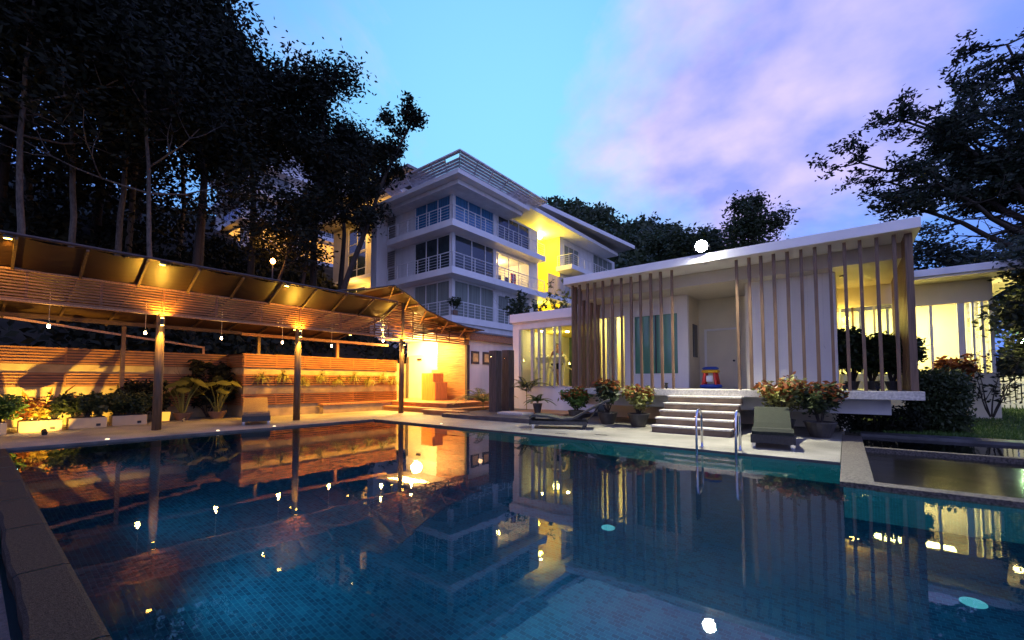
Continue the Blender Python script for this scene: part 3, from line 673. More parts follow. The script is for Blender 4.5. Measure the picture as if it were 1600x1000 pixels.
part('side_window', boxmb(-3.69, -3.60, 13.5, 13.95, 1.9, 2.9), M['glassdark'], ph)
# lit changing room behind the left glazing
rm = [(-6.65,-5.5,16.0,16.1,.9,3.72,'offwhite'),(-6.75,-6.65,13.2,16.1,.9,3.72,'offwhite'),(-5.5,-5.4,13.15,16.1,.9,3.72,'offwhite')]
for x0,x1,y0,y1,za,zb,mm in rm: part('room_wall', boxmb(x0,x1,y0,y1,za,zb), M[mm], ph)
part('shelf', boxmb(-6.2,-5.52,15.6,15.98,2.35,2.38), M['steel'], ph); part('shelf', boxmb(-6.2,-5.52,15.6,15.98,1.9,1.93), M['steel'], ph)
gp = part('glass_door', boxmb(-6.62,-5.56,Yw+.06,Yw+.07,.965,3.26), M['pane'], ph)
for x in (-6.55,-6.22,-5.92,-5.60): part('door_stile', boxmb(x,x+.045,Yw+.03,Yw+.10,.965,3.26), M['frame'], gp)
light('POINT', (-6.0, 14.6, 3.2), 95, (1,.80,.26), ph, .15)
# lit right end: glazing behind the plants
gp = part('glass_screen', boxmb(-.12,1.1,14.86,14.87,.965,3.17), M['pane'], ph)
for x in (-.1,.17,.62,.72,1.0): part('mullion', boxmb(x,x+.045,14.82,14.90,.965,3.17), M['steel'] if x in (.17,.72) else M['frame'], gp)
light('POINT', (.05, 14.6, 2.9), 15, (1,.68,.12), ph, .1)
# downlight rose
part('ceiling_lamp', MB().lathe((-.0,13.0,3.69), [(.06,0),(.05,.03)], 12), M['black'], ph)
# stairs: five stone treads up to the slab
ss = thing('stone_stairs', 'five floating stone treads up to the pool house porch', 'stairs', (-2.7, 10.4, 0))
for k in range(5):
    yf = 9.68 + .29*k; zt = .16*(k+1)
    part('tread', boxmb(-3.55, -1.88, yf-.02, yf+.34, zt-.038, zt), M['slabstone'], ss, bevel=.006)
    part('riser', boxmb(-3.53, -1.90, yf+.015, yf+.28, zt-.16+.001, zt-.039), M['stairstone'], ss)
# porch spotlights
sl = ['black twin spotlight left of the stairs','black twin spotlight right of the stairs','black twin spotlight behind the left croton','black twin spotlight between the two crotons','black twin spotlight near the white wall end','black twin spotlight in front of the bamboo']
for x, l in zip((-3.72,-1.62,-1.06,-.53,-.02,.50), sl):
    t = thing('spotlight', l, 'spotlight', (x, FY+.18, .961), 'black spotlights on the porch edge')
    part('bracket', MB().tube([(x,FY+.18,.961),(x,FY+.18,1.02)], .018, 8).box(x-.05,x+.05,FY+.17,FY+.19,1.0,1.015), M['black'], t)
    part('head', MB().tube([(x,FY+.18,1.0),(x,FY+.14,1.045)], [.03,.045], 12), M['black'], t); part('head', MB().tube([(x,FY+.18,1.05),(x,FY+.18,1.12)], [.03,.05], 12), M['black'], t)
# flood lamp on the roof edge
fx, fy, fz = -2.67, 10.86, 4.44
t = thing('flood_lamp', 'dazzling white floodlight mounted on the pool house roof edge', 'floodlight', (fx, 10.95, 4.28))
part('arm', MB().bar((fx, 11.0, 4.335), (fx, fy+.05, 4.42), .05, .04), M['black'], t)
dv = Vector((.12,-.80,-.30)).normalized(); Q = dv.to_track_quat('-Z','Y').to_matrix()
c0 = Vector((fx,fy,fz))
part('housing', MB().tube([c0-dv*.16, c0-dv*.10, c0-dv*.02, c0+dv*.0], [.05,.10,.15,.155], 20), M['black'], t)
part('rim', MB().tube([c0+dv*.001, c0+dv*.012], .155, 20), M['chrome'], t)
part('lens', MB().tube([c0+dv*.0125, c0+dv*.02, c0+dv*.035], [.135,.13,.08], 20), M['floodface'], t)
part('yoke', MB().tube([(fx-.17,fy,fz),(fx-.17,10.98,4.34)], .012, 6).tube([(fx+.17,fy,fz),(fx+.17,10.98,4.34)], .012, 6), M['black'], t)
light('SPOT', Vector((fx,fy,fz))+dv*.06, 2600, (1,.95,.70), t, .10, Vector((fx,fy,fz))+Vector((.05,-.5,-.8)), 128, .9)

# toy on the porch: small ball game stand, red legs, yellow rim, blue ring base
t = thing('toy_stand', 'red yellow and blue inflatable toy stand by the porch door', 'toy', (-3.02, 13.0, .962))
def torus(c, R0, r0, n1=20, n2=8):
    m_ = MB(); rows = []
    for i in range(n1+1):
        a = 2*math.pi*i/n1; rows.append([(c[0]+(R0+r0*math.cos(b))*math.cos(a), c[1]+(R0+r0*math.cos(b))*math.sin(a), c[2]+r0*math.sin(b)) for b in [2*math.pi*j/n2 for j in range(n2+1)]])
    m_.sheet(rows); m_.smooth = True; return m_
part('base_ring', torus((-3.02,13.0,1.02), .24, .058), M['toyblue'], t)
for a in (.7,2.4,3.9,5.5): part('leg', MB().tube([(-3.02+.24*math.cos(a),13.0+.24*math.sin(a),1.05),(-3.02+.17*math.cos(a),13.0+.17*math.sin(a),1.42)], .04, 10), M['toyred'], t)
part('rim', torus((-3.02,13.0,1.44), .20, .045), M['toyyellow'], t); part('tray', MB().lathe((-3.02,13.0,1.48), [(.19,0),(.23,.05),(.16,.09)], 16), M['toyblue'], t); part('panel', boxmb(-3.1,-2.94,12.84,12.86,1.15,1.32), M['white'], t)

# ------------------------------------------------------------------ gym
gy = thing('gym_building', 'white gym annex with wide lit window and a person exercising inside', 'building', (-8.8, 13.2, 0))
GX0, GX1, GY = -10.3, -6.76, 13.2
part('front_wall', boxmb(GX0, GX1, GY, GY+.2, 0, .97), M['white2'], gy)
part('front_wall', boxmb(GX0, GX1, GY, GY+.2, 3.18, 3.45), M['white2'], gy)
part('front_wall', boxmb(GX0, GX0+.30, GY, GY+.2, .97, 3.18), M['white2'], gy)
part('side_wall', boxmb(GX0, GX0+.2, GY+.2, 17.4, 0, 3.45), M['white2'], gy)
part('parapet', boxmb(GX0-.08, GX1, GY-.12, 17.5, 3.452, 3.78), M['white'], gy, bevel=.008)
part('lintel_trim', boxmb(GX0-.02, GX1, GY-.05, GY-.002, 3.40, 3.449), M['frame'], gy)
part('back_wall', boxmb(GX0+.2, GX1, 17.2, 17.4, 1.95, 3.2), M['olive'], gy); part('back_wall', boxmb(GX0+.2, GX1, 17.18, 17.4, .8, 1.949), M['darkgreen'], gy); part('room_side', boxmb(GX1-.0, GX1+.09, GY+.2, 17.4, .8, 3.2), M['yellow'], gy)
part('pier', boxmb(-8.55, -8.2, 16.6, 17.19, .8, 3.2), M['yellow'], gy)
part('room_floor', boxmb(GX0+.2, GX1, GY+.2, 17.2, .7, .80), M['soffit'], gy); part('room_ceiling', boxmb(GX0+.2, GX1, GY+.2, 17.2, 3.2, 3.25), M['yellow'], gy)
wg = part('window', boxmb(GX0+.32, GX1, GY+.09, GY+.10, .99, 3.16), M['pane'], gy)
for x, w in ((-9.98,.06),(-9.45,.11),(-9.12,.06),(-8.90,.08),(-8.42,.05),(-8.2,.07),(-7.65,.05),(-7.42,.09),(-6.86,.07)):
    part('window_frame', boxmb(x, x+w, GY+.01, GY+.12, .99, 3.16), M['framegrey'], wg)
part('window_sill', boxmb(GX0+.3, GX1, GY-.03, GY+.16, .972, .989), M['frame'], wg); part('window_frame', boxmb(GX0+.3, GX1, GY+.04, GY+.15, 3.161, 3.178), M['frame'], wg)
for x in (-9.4,-7.6): light('POINT', (x, 14.9, 3.0), 18, (1,.84,.26), gy, .15)
for x,y in ((-9.6,14.2),(-8.9,15.0),(-8.0,14.4),(-7.3,15.2)): part('ceiling_lamp', MB().lathe((x,y,3.17), [(.07,0),(.07,.028)], 12), M['bulbhot'], gy)
# treadmills and bicycle
def treadmill(x, y, label):
    t = thing('treadmill', label, 'treadmill', (x,y,.8), 'exercise machines in the gym')
    part('belt', boxmb(x-.28,x+.28,y-.7,y+.8,.83,.93), M['black'], t, bevel=.02)
    for s in (-1,1):
        part('upright', MB().tube([(x+s*.30,y-.65,.85),(x+s*.28,y-.55,1.5),(x+s*.24,y-.3,2.05)], [.05,.045,.035], 8), M['gymwhite'], t)
        part('handrail', MB().tube([(x+s*.26,y-.45,1.75),(x+s*.28,y+.15,1.62)], .03, 8), M['gymwhite'], t)
    part('console', MB().obox((x,y-.38,2.05), (.30,.10,.14), Matrix.Rotation(.6,3,'X')), M['gymwhite'], t, bevel=.02)
treadmill(-9.55, 14.6, 'left treadmill behind the gym window'); treadmill(-8.85, 14.7, 'right treadmill with cream arms behind the gym window')
t = thing('exercise_bike', 'exercise bike with red wheel at the right end of the gym window', 'exercise bike', (-7.3,14.4,.8), 'exercise machines in the gym')
part('wheel', torus((0,0,0), .24, .035), M['toyred'], t); wh = [c for c in t.children][-1]
for v in wh.data.vertices: v.co = Vector((v.co.x*0 + v.co.z, v.co.x, v.co.y)) if False else v.co
wh.data.transform(Matrix.Translation(Vector(ORG[t.name])) ); wh.rotation_euler = (math.pi/2,0,0); wh.location = (.1,0,.35)
part('frame', MB().tube([(-7.2,14.4,1.15),(-7.5,14.4,1.0),(-7.6,14.4,1.7)], .035, 8).tube([(-7.5,14.4,1.0),(-7.1,14.4,1.95)], .03, 8), M['gymwhite'], t)
part('saddle', boxmb(-7.7,-7.48,14.33,14.47,1.7,1.76), M['black'], t, bevel=.02); part('handlebar', MB().tube([(-7.1,14.2,1.95),(-7.1,14.6,1.95)], .02, 8), M['black'], t)
part('base', boxmb(-7.75,-6.95,14.2,14.6,.8,.85), M['black'], t)

# person running in the gym
def skin_mesh(name, verts, edges, radii, mat, parent, sub=2):
    me = bpy.data.meshes.new(name); me.from_pydata([tuple(Vector(v)-Vector(ORG[parent.name])) for v in verts], edges, []); me.materials.append(mat)
    o = bpy.data.objects.new(name, me); link(o, parent); ORG[o.name] = ORG[parent.name]
    sk = o.modifiers.new('skin', 'SKIN'); sk.use_smooth_shade = True
    for d, r in zip(me.skin_vertices[0].data, radii): d.radius = (r, r) if not isinstance(r, tuple) else r
    me.skin_vertices[0].data[0].use_root = True
    s = o.modifiers.new('sub', 'SUBSURF'); s.levels = 1; s.render_levels = sub
    return o
px, py, pz = -9.12+.0, 14.55, .93
px = -9.12
pr = thing('person', 'person in light blue top and dark shorts jogging on a gym machine seen from behind', 'person', (px, py, pz))
V = [(0,0,.92),(0,.02,1.12),(0,.03,1.32),(0,.03,1.46),(0,.01,1.56),(0,0,1.66),(0,-.02,1.74),
     (.10,0,.88),(.12,-.16,.52),(.12,.08,.14),(.12,-.06,.07),(-.10,0,.88),(-.11,.06,.48),(-.11,.26,.16),(-.11,.30,.07),
     (.19,.03,1.42),(.26,.10,1.17),(.22,-.12,1.08),(.20,-.18,1.08),(-.19,.03,1.42),(-.27,-.02,1.16),(-.23,-.22,1.14),(-.22,-.28,1.14)]
Ed = [(0,1),(1,2),(2,3),(3,4),(4,5),(5,6),(0,7),(7,8),(8,9),(9,10),(0,11),(11,12),(12,13),(13,14),(3,15),(15,16),(16,17),(17,18),(3,19),(19,20),(20,21),(21,22)]
Rd = [(.15,.11),(.13,.10),(.16,.11),(.12,.09),.055,.095,.085, .09,.06,.04,.035,.09,.06,.04,.035, .06,.042,.032,.035,.06,.042,.032,.035]
skin_mesh('body', [(px+a,py+b,pz+c) for a,b,c in V], Ed, Rd, M['skin'], pr)
skin_mesh('top', [(px+a,py+b,pz+c) for a,b,c in [(0,.0,.98),(0,.02,1.12),(0,.03,1.30),(0,.03,1.42)]], [(0,1),(1,2),(2,3)], [(.17,.13),(.155,.12),(.185,.13),(.14,.11)], M['cloth_b'], pr)
skin_mesh('shorts', [(px+a,py+b,pz+c) for a,b,c in [(0,0,.93),(.10,0,.86),(.115,-.09,.66),(-.10,0,.86),(-.105,.03,.64)]], [(0,1),(1,2),(0,3),(3,4)], [(.165,.13),.115,.10,.115,.10], M['cloth_k'], pr)
skin_mesh('hair', [(px+a,py+b,pz+c) for a,b,c in [(0,.03,1.64),(0,.02,1.72),(0,.0,1.77)]], [(0,1),(1,2)], [.085,.108,.08], M['hair'], pr)
skin_mesh('shoe', [(px+.12,py+.06,pz+.05),(px+.12,py-.14,pz+.04)], [(0,1)], [.05,.042], M['white'], pr); skin_mesh('shoe', [(px-.11,py+.32,pz+.06),(px-.11,py+.22,pz+.02)], [(0,1)], [.05,.042], M['white'], pr)

# ------------------------------------------------------------------ right glass house
h2 = thing('glass_pavilion', 'brightly lit yellow glass walled pavilion behind the white fence', 'building', (1.7, 16, .3))
HY = 16.0
part('plinth', boxmb(-.4, 3.05, HY, 20, .1, 1.38), M['offwhite'], h2)
part('roof', boxmb(-.6, 3.75, HY-.9, 20.5, 3.86, 4.04), M['white2'], h2, bevel=.01)
part('soffit', boxmb(-.5, 3.68, HY-.85, 20.4, 3.80, 3.857), M['offwhite'], h2)
part('header', boxmb(-.4, 3.0, HY, HY+.15, 3.22, 3.798), M['offwhite'], h2)
part('back_wall', boxmb(-.4, 3.0, 19.4, 19.6, 1.38, 3.8), M['offwhite'], h2)
part('inner_wall', boxmb(-.4, -.25, HY+.15, 19.4, 1.38, 3.8), M['offwhite'], h2)
gp = part('glazing', boxmb(-.4, 3.0, HY+.06, HY+.07, 1.38, 3.21), M['pane'], h2)
for x, w in ((-.3,.05),(.35,.05),(.95,.06),(1.42,.06),(1.83,.06),(2.36,.13),(2.62,.04),(2.78,.05),(2.93,.07)): part('mullion', boxmb(x, x+w, HY+.02, HY+.12, 1.38, 3.21), M['frame'], gp)
gp = part('side_glazing', boxmb(2.95, 2.96, HY+.15, 19.4, 1.38, 3.79), M['pane'], h2)
for y in (17.0,18.0,18.9): part('mullion', boxmb(2.92, 2.99, y, y+.06, 1.38, 3.79), M['frame'], gp)
light('AREA', (1.3, 17.6, 3.7), 330, (1,.84,.30), h2, (2.2,1.6), (1.3,17.6,0)); light('POINT', (3.3, 16.6, 3.5), 6, (1,.8,.3), h2, .1)
part('strip_lamp', boxmb(.9, 2.6, 16.9, 17.0, 3.70, 3.75), M['bulbhot'], h2)
# picket fence
fc = thing('picket_fence', 'white picket fence at the back of the lawn', 'fence', (4, 19.2, .35))
for k in range(64):
    x = 1.9 + k*.115; tl = rng.uniform(-.01,.01)
    part('picket', MB().add([(x,19.2,.28),(x+.085,19.2,.28),(x+.085+tl,19.2,1.28),(x+.0425+tl,19.2,1.33),(x+tl,19.2,1.28),(x,19.22,.28),(x+.085,19.22,.28),(x+.085+tl,19.22,1.28),(x+.0425+tl,19.22,1.33),(x+tl,19.22,1.28)],[(0,1,2,3,4),(9,8,7,6,5),(0,5,6,1),(1,6,7,2),(2,7,8,3),(3,8,9,4),(4,9,5,0)]), M['white'], fc)
part('rail', boxmb(1.9, 9.3, 19.221, 19.26, .45, .52), M['white'], fc); part('rail', boxmb(1.9, 9.3, 19.17, 19.199, 1.10, 1.16), M['white'], fc)

# ------------------------------------------------------------------ apartment buildings
def fbox(mb, pl_, c, s0, s1, d0, d1, z0, z1):
    if pl_ == 'X': return mb.box(c+d0, c+d1, s0, s1, z0, z1)
    return mb.box(s0, s1, c-d1, c-d0, z0, z1)
def window(parent, pl_, c, s0, s1, z0, z1, mat, cuts, fw=.07, trans=None, name='window'):
    w = part(name, fbox(MB(), pl_, c, s0, s1, .0, .02, z0, z1), mat, parent)
    fb = MB()
    fr_ = [(s0-fw,s0,z0,z1),(s1,s1+fw,z0,z1),(s0-fw,s1+fw,z1,z1+fw),(s0-fw,s1+fw,z0-fw,z0)]
    for a,b,za,zb in fr_: fbox(fb, pl_, c, a, b, -.01, .09, za, zb)
    part('window_frame', fb, M['frame'], w)
    for k in cuts:
        s = s0+(s1-s0)*k; part('mullion', fbox(MB(), pl_, c, s-.03, s+.03, .021, .06, z0, z1), M['frame'], w)
    if trans: part('transom', fbox(MB(), pl_, c, s0, s1, .021, .055, z0+(z1-z0)*trans-.025, z0+(z1-z0)*trans+.025), M['frame'], w)
    return w
def railing(parent, path, z, h=.92, step=1.05, rails=4, name='railing', thin=.012):
    r = MB(); 
    for a, b in zip(path, path[1:]): r.tube([(a[0],a[1],z+h),(b[0],b[1],z+h)], .03, 6)
    o = part(name, r, M['frame'], parent)
    for a, b in zip(path, path[1:]):
        L = math.dist(a,b); n_ = max(1, round(L/step))
        for i in range(n_+1):
            t_ = i/n_; p = (a[0]+(b[0]-a[0])*t_, a[1]+(b[1]-a[1])*t_); part('baluster', MB().tube([(*p,z),(*p,z+h)], .025, 6), M['frame'], o)
        for k in range(rails):
            zz = z+h*(k+1)/(rails+1); part('rail', MB().tube([(a[0],a[1],zz),(b[0],b[1],zz)], thin, 5), M['frame'], o)
ap = thing('apartment_block', 'white three storey apartment block with corner balconies and louvred roof edge', 'building', (-20, 18, 2))
BX, BY = -19.6, 18.8
Z = [5.2, 8.2, 11.15]
part('wall', boxmb(-27, BX, BY, 23.2, 1.5, 13.5), M['white2'], ap)
# wall right of the corner, with the lit living room cut out on the middle floor
part('wall', boxmb(-27, BX, 23.2, 28.4, 1.5, 8.2), M['white2'], ap); part('wall', boxmb(-27, BX, 23.2, 28.4, 10.55, 13.5), M['white2'], ap)
part('wall', boxmb(-27, BX, 27.1, 28.4, 8.2, 10.55), M['white2'], ap); part('room_back', boxmb(-27, -23.2, 23.2, 27.1, 8.2, 10.55), M['offwhite'], ap)
part('stairwell_back', boxmb(-27, -21.8, 28.4, 31.9, 1.5, 14.0), M['yellow'], ap); part('stairwell_floor', boxmb(-21.8, BX, 28.4, 31.9, 8.0, 8.2), M['white2'], ap); part('stairwell_floor', boxmb(-21.8, BX, 28.4, 31.9, 4.9, 5.1), M['white2'], ap)
part('stairwell_side', boxmb(-21.8, BX, 31.8, 31.9, 5.1, 14.0), M['yellow'], ap)
part('wall', boxmb(-27, BX, 31.9, 43.2, 1.5, 14.2), M['white2'], ap)
light('POINT', (-20.6, 30.2, 13.2), 260, (1,.78,.06), ap, .2); light('POINT', (-20.6, 30.2, 7.4), 120, (1,.78,.06), ap, .2); light('POINT', (-20.4, 29.4, 10.4), 60, (1,.74,.06), ap, .2)
part('stair_lamp', MB().lathe((-20.6,30.2,13.6), [(.15,0),(.18,.1)], 12), M['bulbhot'], ap)
light('POINT', (-21.2, 25.2, 10.2), 190, (1,.62,.20), ap, .2)
for y in (24.2,25.2,26.0):
    ch = part('chair', boxmb(-20.4,-19.95,y,y+.45,8.6,8.68).box(-20.45,-20.38,y,y+.45,8.68,9.2), M['chair_k'], ap)
part('table', boxmb(-21.6,-20.8,24.0,26.2,8.95,9.0).box(-21.25,-21.15,25.0,25.1,8.21,8.949), M['darkwood'], ap)
part('artwork', boxmb(-20.3,-20.22,25.7,26.3,8.6,9.6), M['art'], ap)
for lv, z in enumerate(Z):
    gl = [M['curtain'], M['glassdark'], M['glasssky']][lv]
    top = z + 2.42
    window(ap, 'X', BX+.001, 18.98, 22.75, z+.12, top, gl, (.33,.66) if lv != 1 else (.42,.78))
    window(ap, 'Y', BY-.001, -23.2, -19.78, z+.12, top, gl, (.33,.66))
    part('corner_mullion', boxmb(BX-.17, BX+.06, BY-.06, BY+.17, z, top+.2), M['frame'], ap)
    if lv == 1:
        window(ap, 'X', BX+.001, 23.3, 27.05, z+.12, z+2.2, M['pane'], (.33,.66))
    else: window(ap, 'X', BX+.001, 23.3, 27.05, z+.12, z+2.15, M['glassdark'] if lv else M['curtain'], (.33,.66))
    slab = MB().box(-18.63-.0-.0, -18.63+.0, 0,0,0,0) if False else MB()
    slab.box(BX+.002, -18.63, 17.87, 28.15, z-.42, z); slab.box(-25.3, BX+.002, 17.87, BY-.002, z-.42, z)
    part('balcony_slab', slab, M['white'], ap)
    railing(ap, [(-25.2,17.95),(-18.7,17.95),(-18.7,28.05)], z)
    sh = part('shutter', boxmb(-26.35,-25.45,BY-.06,BY-.002,z+.2,z+2.5), M['soffit'], ap)
    for k in range(14): part('louvre', boxmb(-26.3,-25.5,BY-.10,BY-.061,z+.25+k*.16,z+.36+k*.16), M['roofdark'], sh)
part('pilaster', boxmb(-27.2,-26.5,17.9,18.79,1.5,13.4), M['white2'], ap)
part('podium', boxmb(-25.3,-18.75,17.95,18.79,1.5,4.77), M['white2'], ap); part('podium', boxmb(BX+.002,-18.75,18.8,40,1.5,4.77), M['white2'], ap)
part('roof', boxmb(-26.5, -17.65, 17.4, 24.6, 13.50, 13.78), M['white'], ap, bevel=.02); part('roof_band', boxmb(-26, -18.2, 17.9, 24.4, 13.2, 13.49), M['white2'], ap)
part('eave', boxmb(-26, -18.0, 24.62, 40.5, 13.98, 14.28), M['white'], ap)
part('main_roof', MB().add([(-32,23.9,14.75),(-18.5,23.9,14.75),(-16.7,41.6,14.75),(-32,44,14.75),(-32,23.9,15.0),(-18.5,23.9,15.0),(-16.7,41.6,15.0),(-32,44,15.0)],[(0,3,2,1),(4,5,6,7),(0,1,5,4),(1,2,6,5),(2,3,7,6),(3,0,4,7)]), M['soffit'], ap)
part('main_roof_edge', MB().bar((-18.47,23.9,14.9),(-16.67,41.6,14.9),.08,.34), M['white'], ap)
# louvre canopy over the corner roof: panels of slats between ribs
def louvre_panel(p00, p10, p01, p11, n_=10):
    m_ = MB()
    for k in range(n_):
        if rng.random() < .06: continue
        t0, t1_ = (k+.06)/n_, (k+.86)/n_
        L0 = Vector(p00).lerp(Vector(p01), t0); R0 = Vector(p10).lerp(Vector(p11), t0); L1 = Vector(p00).lerp(Vector(p01), t1_); R1 = Vector(p10).lerp(Vector(p11), t1_)
        u = Vector((0,0,.03)); m_.add([L0,R0,R1,L1,L0+u,R0+u,R1+u,L1+u], [(0,3,2,1),(4,5,6,7),(0,1,5,4),(1,2,6,5),(2,3,7,6),(3,0,4,7)])
    part('louvre_panel', m_, M['louvre'], ap)
zi, zo = 13.95, 14.42
def ln(a,b,t): return tuple(a[i]+(b[i]-a[i])*t for i in range(3))
ci, co = (-19.2,19.0,zi), (-17.0,16.85,zo)
ai, ao = (-19.2,25.6,zi), (-17.0,25.9,zo); bi, bo = (-24.9,19.0,zi), (-24.6,16.85,zo)
for (i_, o_) in ((ai, ao), (bi, bo)):
    for k in range(6):
        t0, t1_ = k/6+.006, (k+1)/6-.006
        louvre_panel(ln(ci,i_,t0), ln(ci,i_,t1_), ln(co,o_,t0), ln(co,o_,t1_))
    for k in range(7): part('rib', MB().bar(ln(ci,i_,k/6), ln(co,o_,k/6), .06, .08), M['louvre'], ap)
    part('louvre_rail', MB().bar(ln(ci,i_,0), ln(ci,i_,1), .05, .08), M['louvre'], ap); part('louvre_rail', MB().bar(ln(co,o_,0), ln(co,o_,1), .05, .08), M['louvre'], ap)
# right part windows, balcony and glass balustrade
window(ap, 'X', BX+.001, 32.5, 35.1, 11.25, 13.4, M['curtain'], (.33,.66)); window(ap, 'X', BX+.001, 38.1, 42.4, 11.2, 13.9, M['curtain'], (.25,.5,.75))
part('balcony_slab', boxmb(BX+.002,-18.0,31.2,43.3,10.75,11.15), M['white'], ap); railing(ap, [(-19.5,31.3),(-18.05,31.3),(-18.05,43.2)], 11.15)
window(ap, 'X', BX+.001, 32.6, 36.5, 8.3, 10.5, M['curtain'], (.33,.66))
for k in range(4): part('glass_balustrade', boxmb(-18.66,-18.62,28.5+k*1.2,29.64+k*1.2,8.35,9.9), M['frosted'], ap)
part('balcony_slab', boxmb(BX+.002,-18.6,28.2,33.5,7.9,8.3), M['white'], ap)
part('plant_box', boxmb(-18.85,-18.6,18.0,18.35,5.2,5.5), M['clay'], ap)
# orange lit rear wing
wg2 = thing('rear_wing', 'orange lit rear wing of the apartments glimpsed left of the white block', 'building', (-32, 21.5, 4))
part('wall', boxmb(-39, -27.2, 21.5, 26, 3, 15.6), M['offwhite'], wg2)
part('roof', boxmb(-40, -26.6, 20.0, 27, 15.9, 16.2), M['soffit'], wg2); part('roof', boxmb(-36, -25, 19.4, 27, 17.0, 17.25), M['roofdark'], wg2)
for z in (7.4, 10.6, 13.0):
    window(wg2, 'Y', 21.499, -36.2, -33.4, z, z+2.2, M['glassdark'], (.5,), trans=.35); window(wg2, 'Y', 21.499, -32.4, -30.6, z, z+2.2, M['glassdark'], (.5,), trans=.35)
part('balcony_slab', boxmb(-37,-28,20.3,21.49,9.9,10.2), M['white'], wg2)
light('POINT', (-31.5, 19.6, 15.0), 500, (1,.52,.10), wg2, .3); light('POINT', (-33.5, 19.8, 9.0), 260, (1,.50,.10), wg2, .3)
# far left block
bb = thing('apartment_block', 'far white apartment block mostly hidden behind the dark trees with orange lit lower flat', 'building', (-46, 16, 10))
part('wall', boxmb(-56, -47.2, 16.7, 40, 8, 26.6), M['white2'], bb)
for lv, z in enumerate((14.75, 17.7, 20.6, 23.6)):
    part('balcony_slab', boxmb(-47.199,-46.3,15.9,27.5,z-.45,z).box(-56,-47.2,15.9,16.69,z-.45,z), M['white'], bb)
    mt = M['roomwarm'] if lv == 0 else M['glassdark']
    window(bb, 'X', -47.199, 17.0, 20.8, z+.1, z+2.3, mt, (.33,.66)); window(bb, 'X', -47.199, 22.2, 26.4, z+.1, z+2.3, mt, (.33,.66)); window(bb, 'Y', 16.699, -53.5, -48.5, z+.1, z+2.3, mt, (.33,.66))
    railing(bb, [(-55.9,16.0),(-46.4,16.0),(-46.4,27.4)], z, rails=3)
part('roof', boxmb(-57,-45.3,14.9,41,26.6,27.0), M['white'], bb)
part('stairwell', boxmb(-47.25,-46.9,28.6,32.0,17,25.0), M['roomyellow'], bb)
part('lamp_glow', boxmb(-47.2,-46.85,33,36,14,17), M['roomwarm'], bb)

# ------------------------------------------------------------------ vegetation
def rv(r): 
    v = Vector((r.gauss(0,1), r.gauss(0,1), r.gauss(0,1))); return v.normalized()
def grow(mb, p, d, r, L, lev, r_, tips, wig=.18, up=.12, minlev=0, br=(2,4), spread=.9):
    pts = [p]; rs = [r]; n_ = 5
    for i in range(n_):
        d = (d + rv(r_)*wig + Vector((0,0,up))).normalized(); p = p + d*L/n_; pts.append(p); rs.append(r*(1-.55*(i+1)/n_))
        if lev <= 1: tips.append((p, d))
    mb.tube(pts, rs, 6 if lev > 1 else 4, cap=False)
    if lev <= 0: return
    k = r_.randint(*br)
    for j in range(k):
        i = r_.randint(2, n_) ; q = pts[i]
        a = rv(r_); a = (a - d*a.dot(d)).normalized()
        grow(mb, q, (d*.6 + a*spread).normalized(), rs[i]*.75, L*r_.uniform(.55,.8), lev-1, r_, tips, wig, up, minlev, br, spread)
def leaf_cloud(tips, per, rad, size, seed, flat=1., droop=0.):
    R = np.random.RandomState(seed); T = np.array([tuple(t[0]) for t in tips]); n_ = len(T)*per
    C = np.repeat(T, per, 0) + R.normal(0, rad, (n_,3))*np.array([1,1,flat]); C[:,2] -= droop
    A = R.normal(0,1,(n_,3)); A[:,2] *= .5; A /= np.linalg.norm(A,axis=1)[:,None]; B = np.cross(A, R.normal(0,1,(n_,3))); B /= np.linalg.norm(B,axis=1)[:,None]
    s = size*R.uniform(.6,1.3,(n_,1)); return C, A*s*.5, B*s*.22
def make_tree(name, label, cat, loc, seed, h, tr, lev=3, L1=4., per=14, rad=.5, size=.28, leafm='leafdark', barkm='bark', trunk=None, nb=9, flat=.8, group=None, start=.35, up=.12, spread=.9, br=(2,4), bl=None):
    t = thing(name, label, cat, loc, group); r_ = random.Random(seed); mb = MB(); tips = []; base = Vector(loc)
    trunk = trunk or [(0,0),(0.3,.1),(.1,.4),(-.2,.3),(0,0)]
    n_ = len(trunk); pts = [base + Vector((a, b, h*i/(n_-1) - (.3 if i == 0 else 0))) for i,(a,b) in enumerate(trunk)]
    fine = []; 
    for i in range(n_-1):
        for k in range(3): fine.append(pts[i].lerp(pts[i+1], k/3))
    fine.append(pts[-1]); rs = [tr*(1-.72*i/(len(fine)-1)) for i in range(len(fine))]
    fine = [p + Vector((r_.uniform(-.05,.05),r_.uniform(-.05,.05),0)) for p in fine]
    mb.tube(fine, rs, 9, cap=False); tips.append((fine[-1], Vector((0,0,1))))
    for j in range(nb):
        f = start + (1-start)*(j+r_.random()*.6)/nb; i = min(len(fine)-1, int(f*(len(fine)-1))); a = j*2.4 + r_.uniform(-.5,.5)
        d = Vector((math.cos(a), math.sin(a), r_.uniform(.15,.6))).normalized()
        grow(mb, fine[i], d, rs[i]*.6, L1*(1.15-.6*f)*r_.uniform(.8,1.2), lev-1, r_, tips, .2, up, 0, br, spread)
    mb.smooth = True; part('trunk', mb, M[barkm], t)
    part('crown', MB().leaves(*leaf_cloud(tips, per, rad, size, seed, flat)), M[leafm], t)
    return t
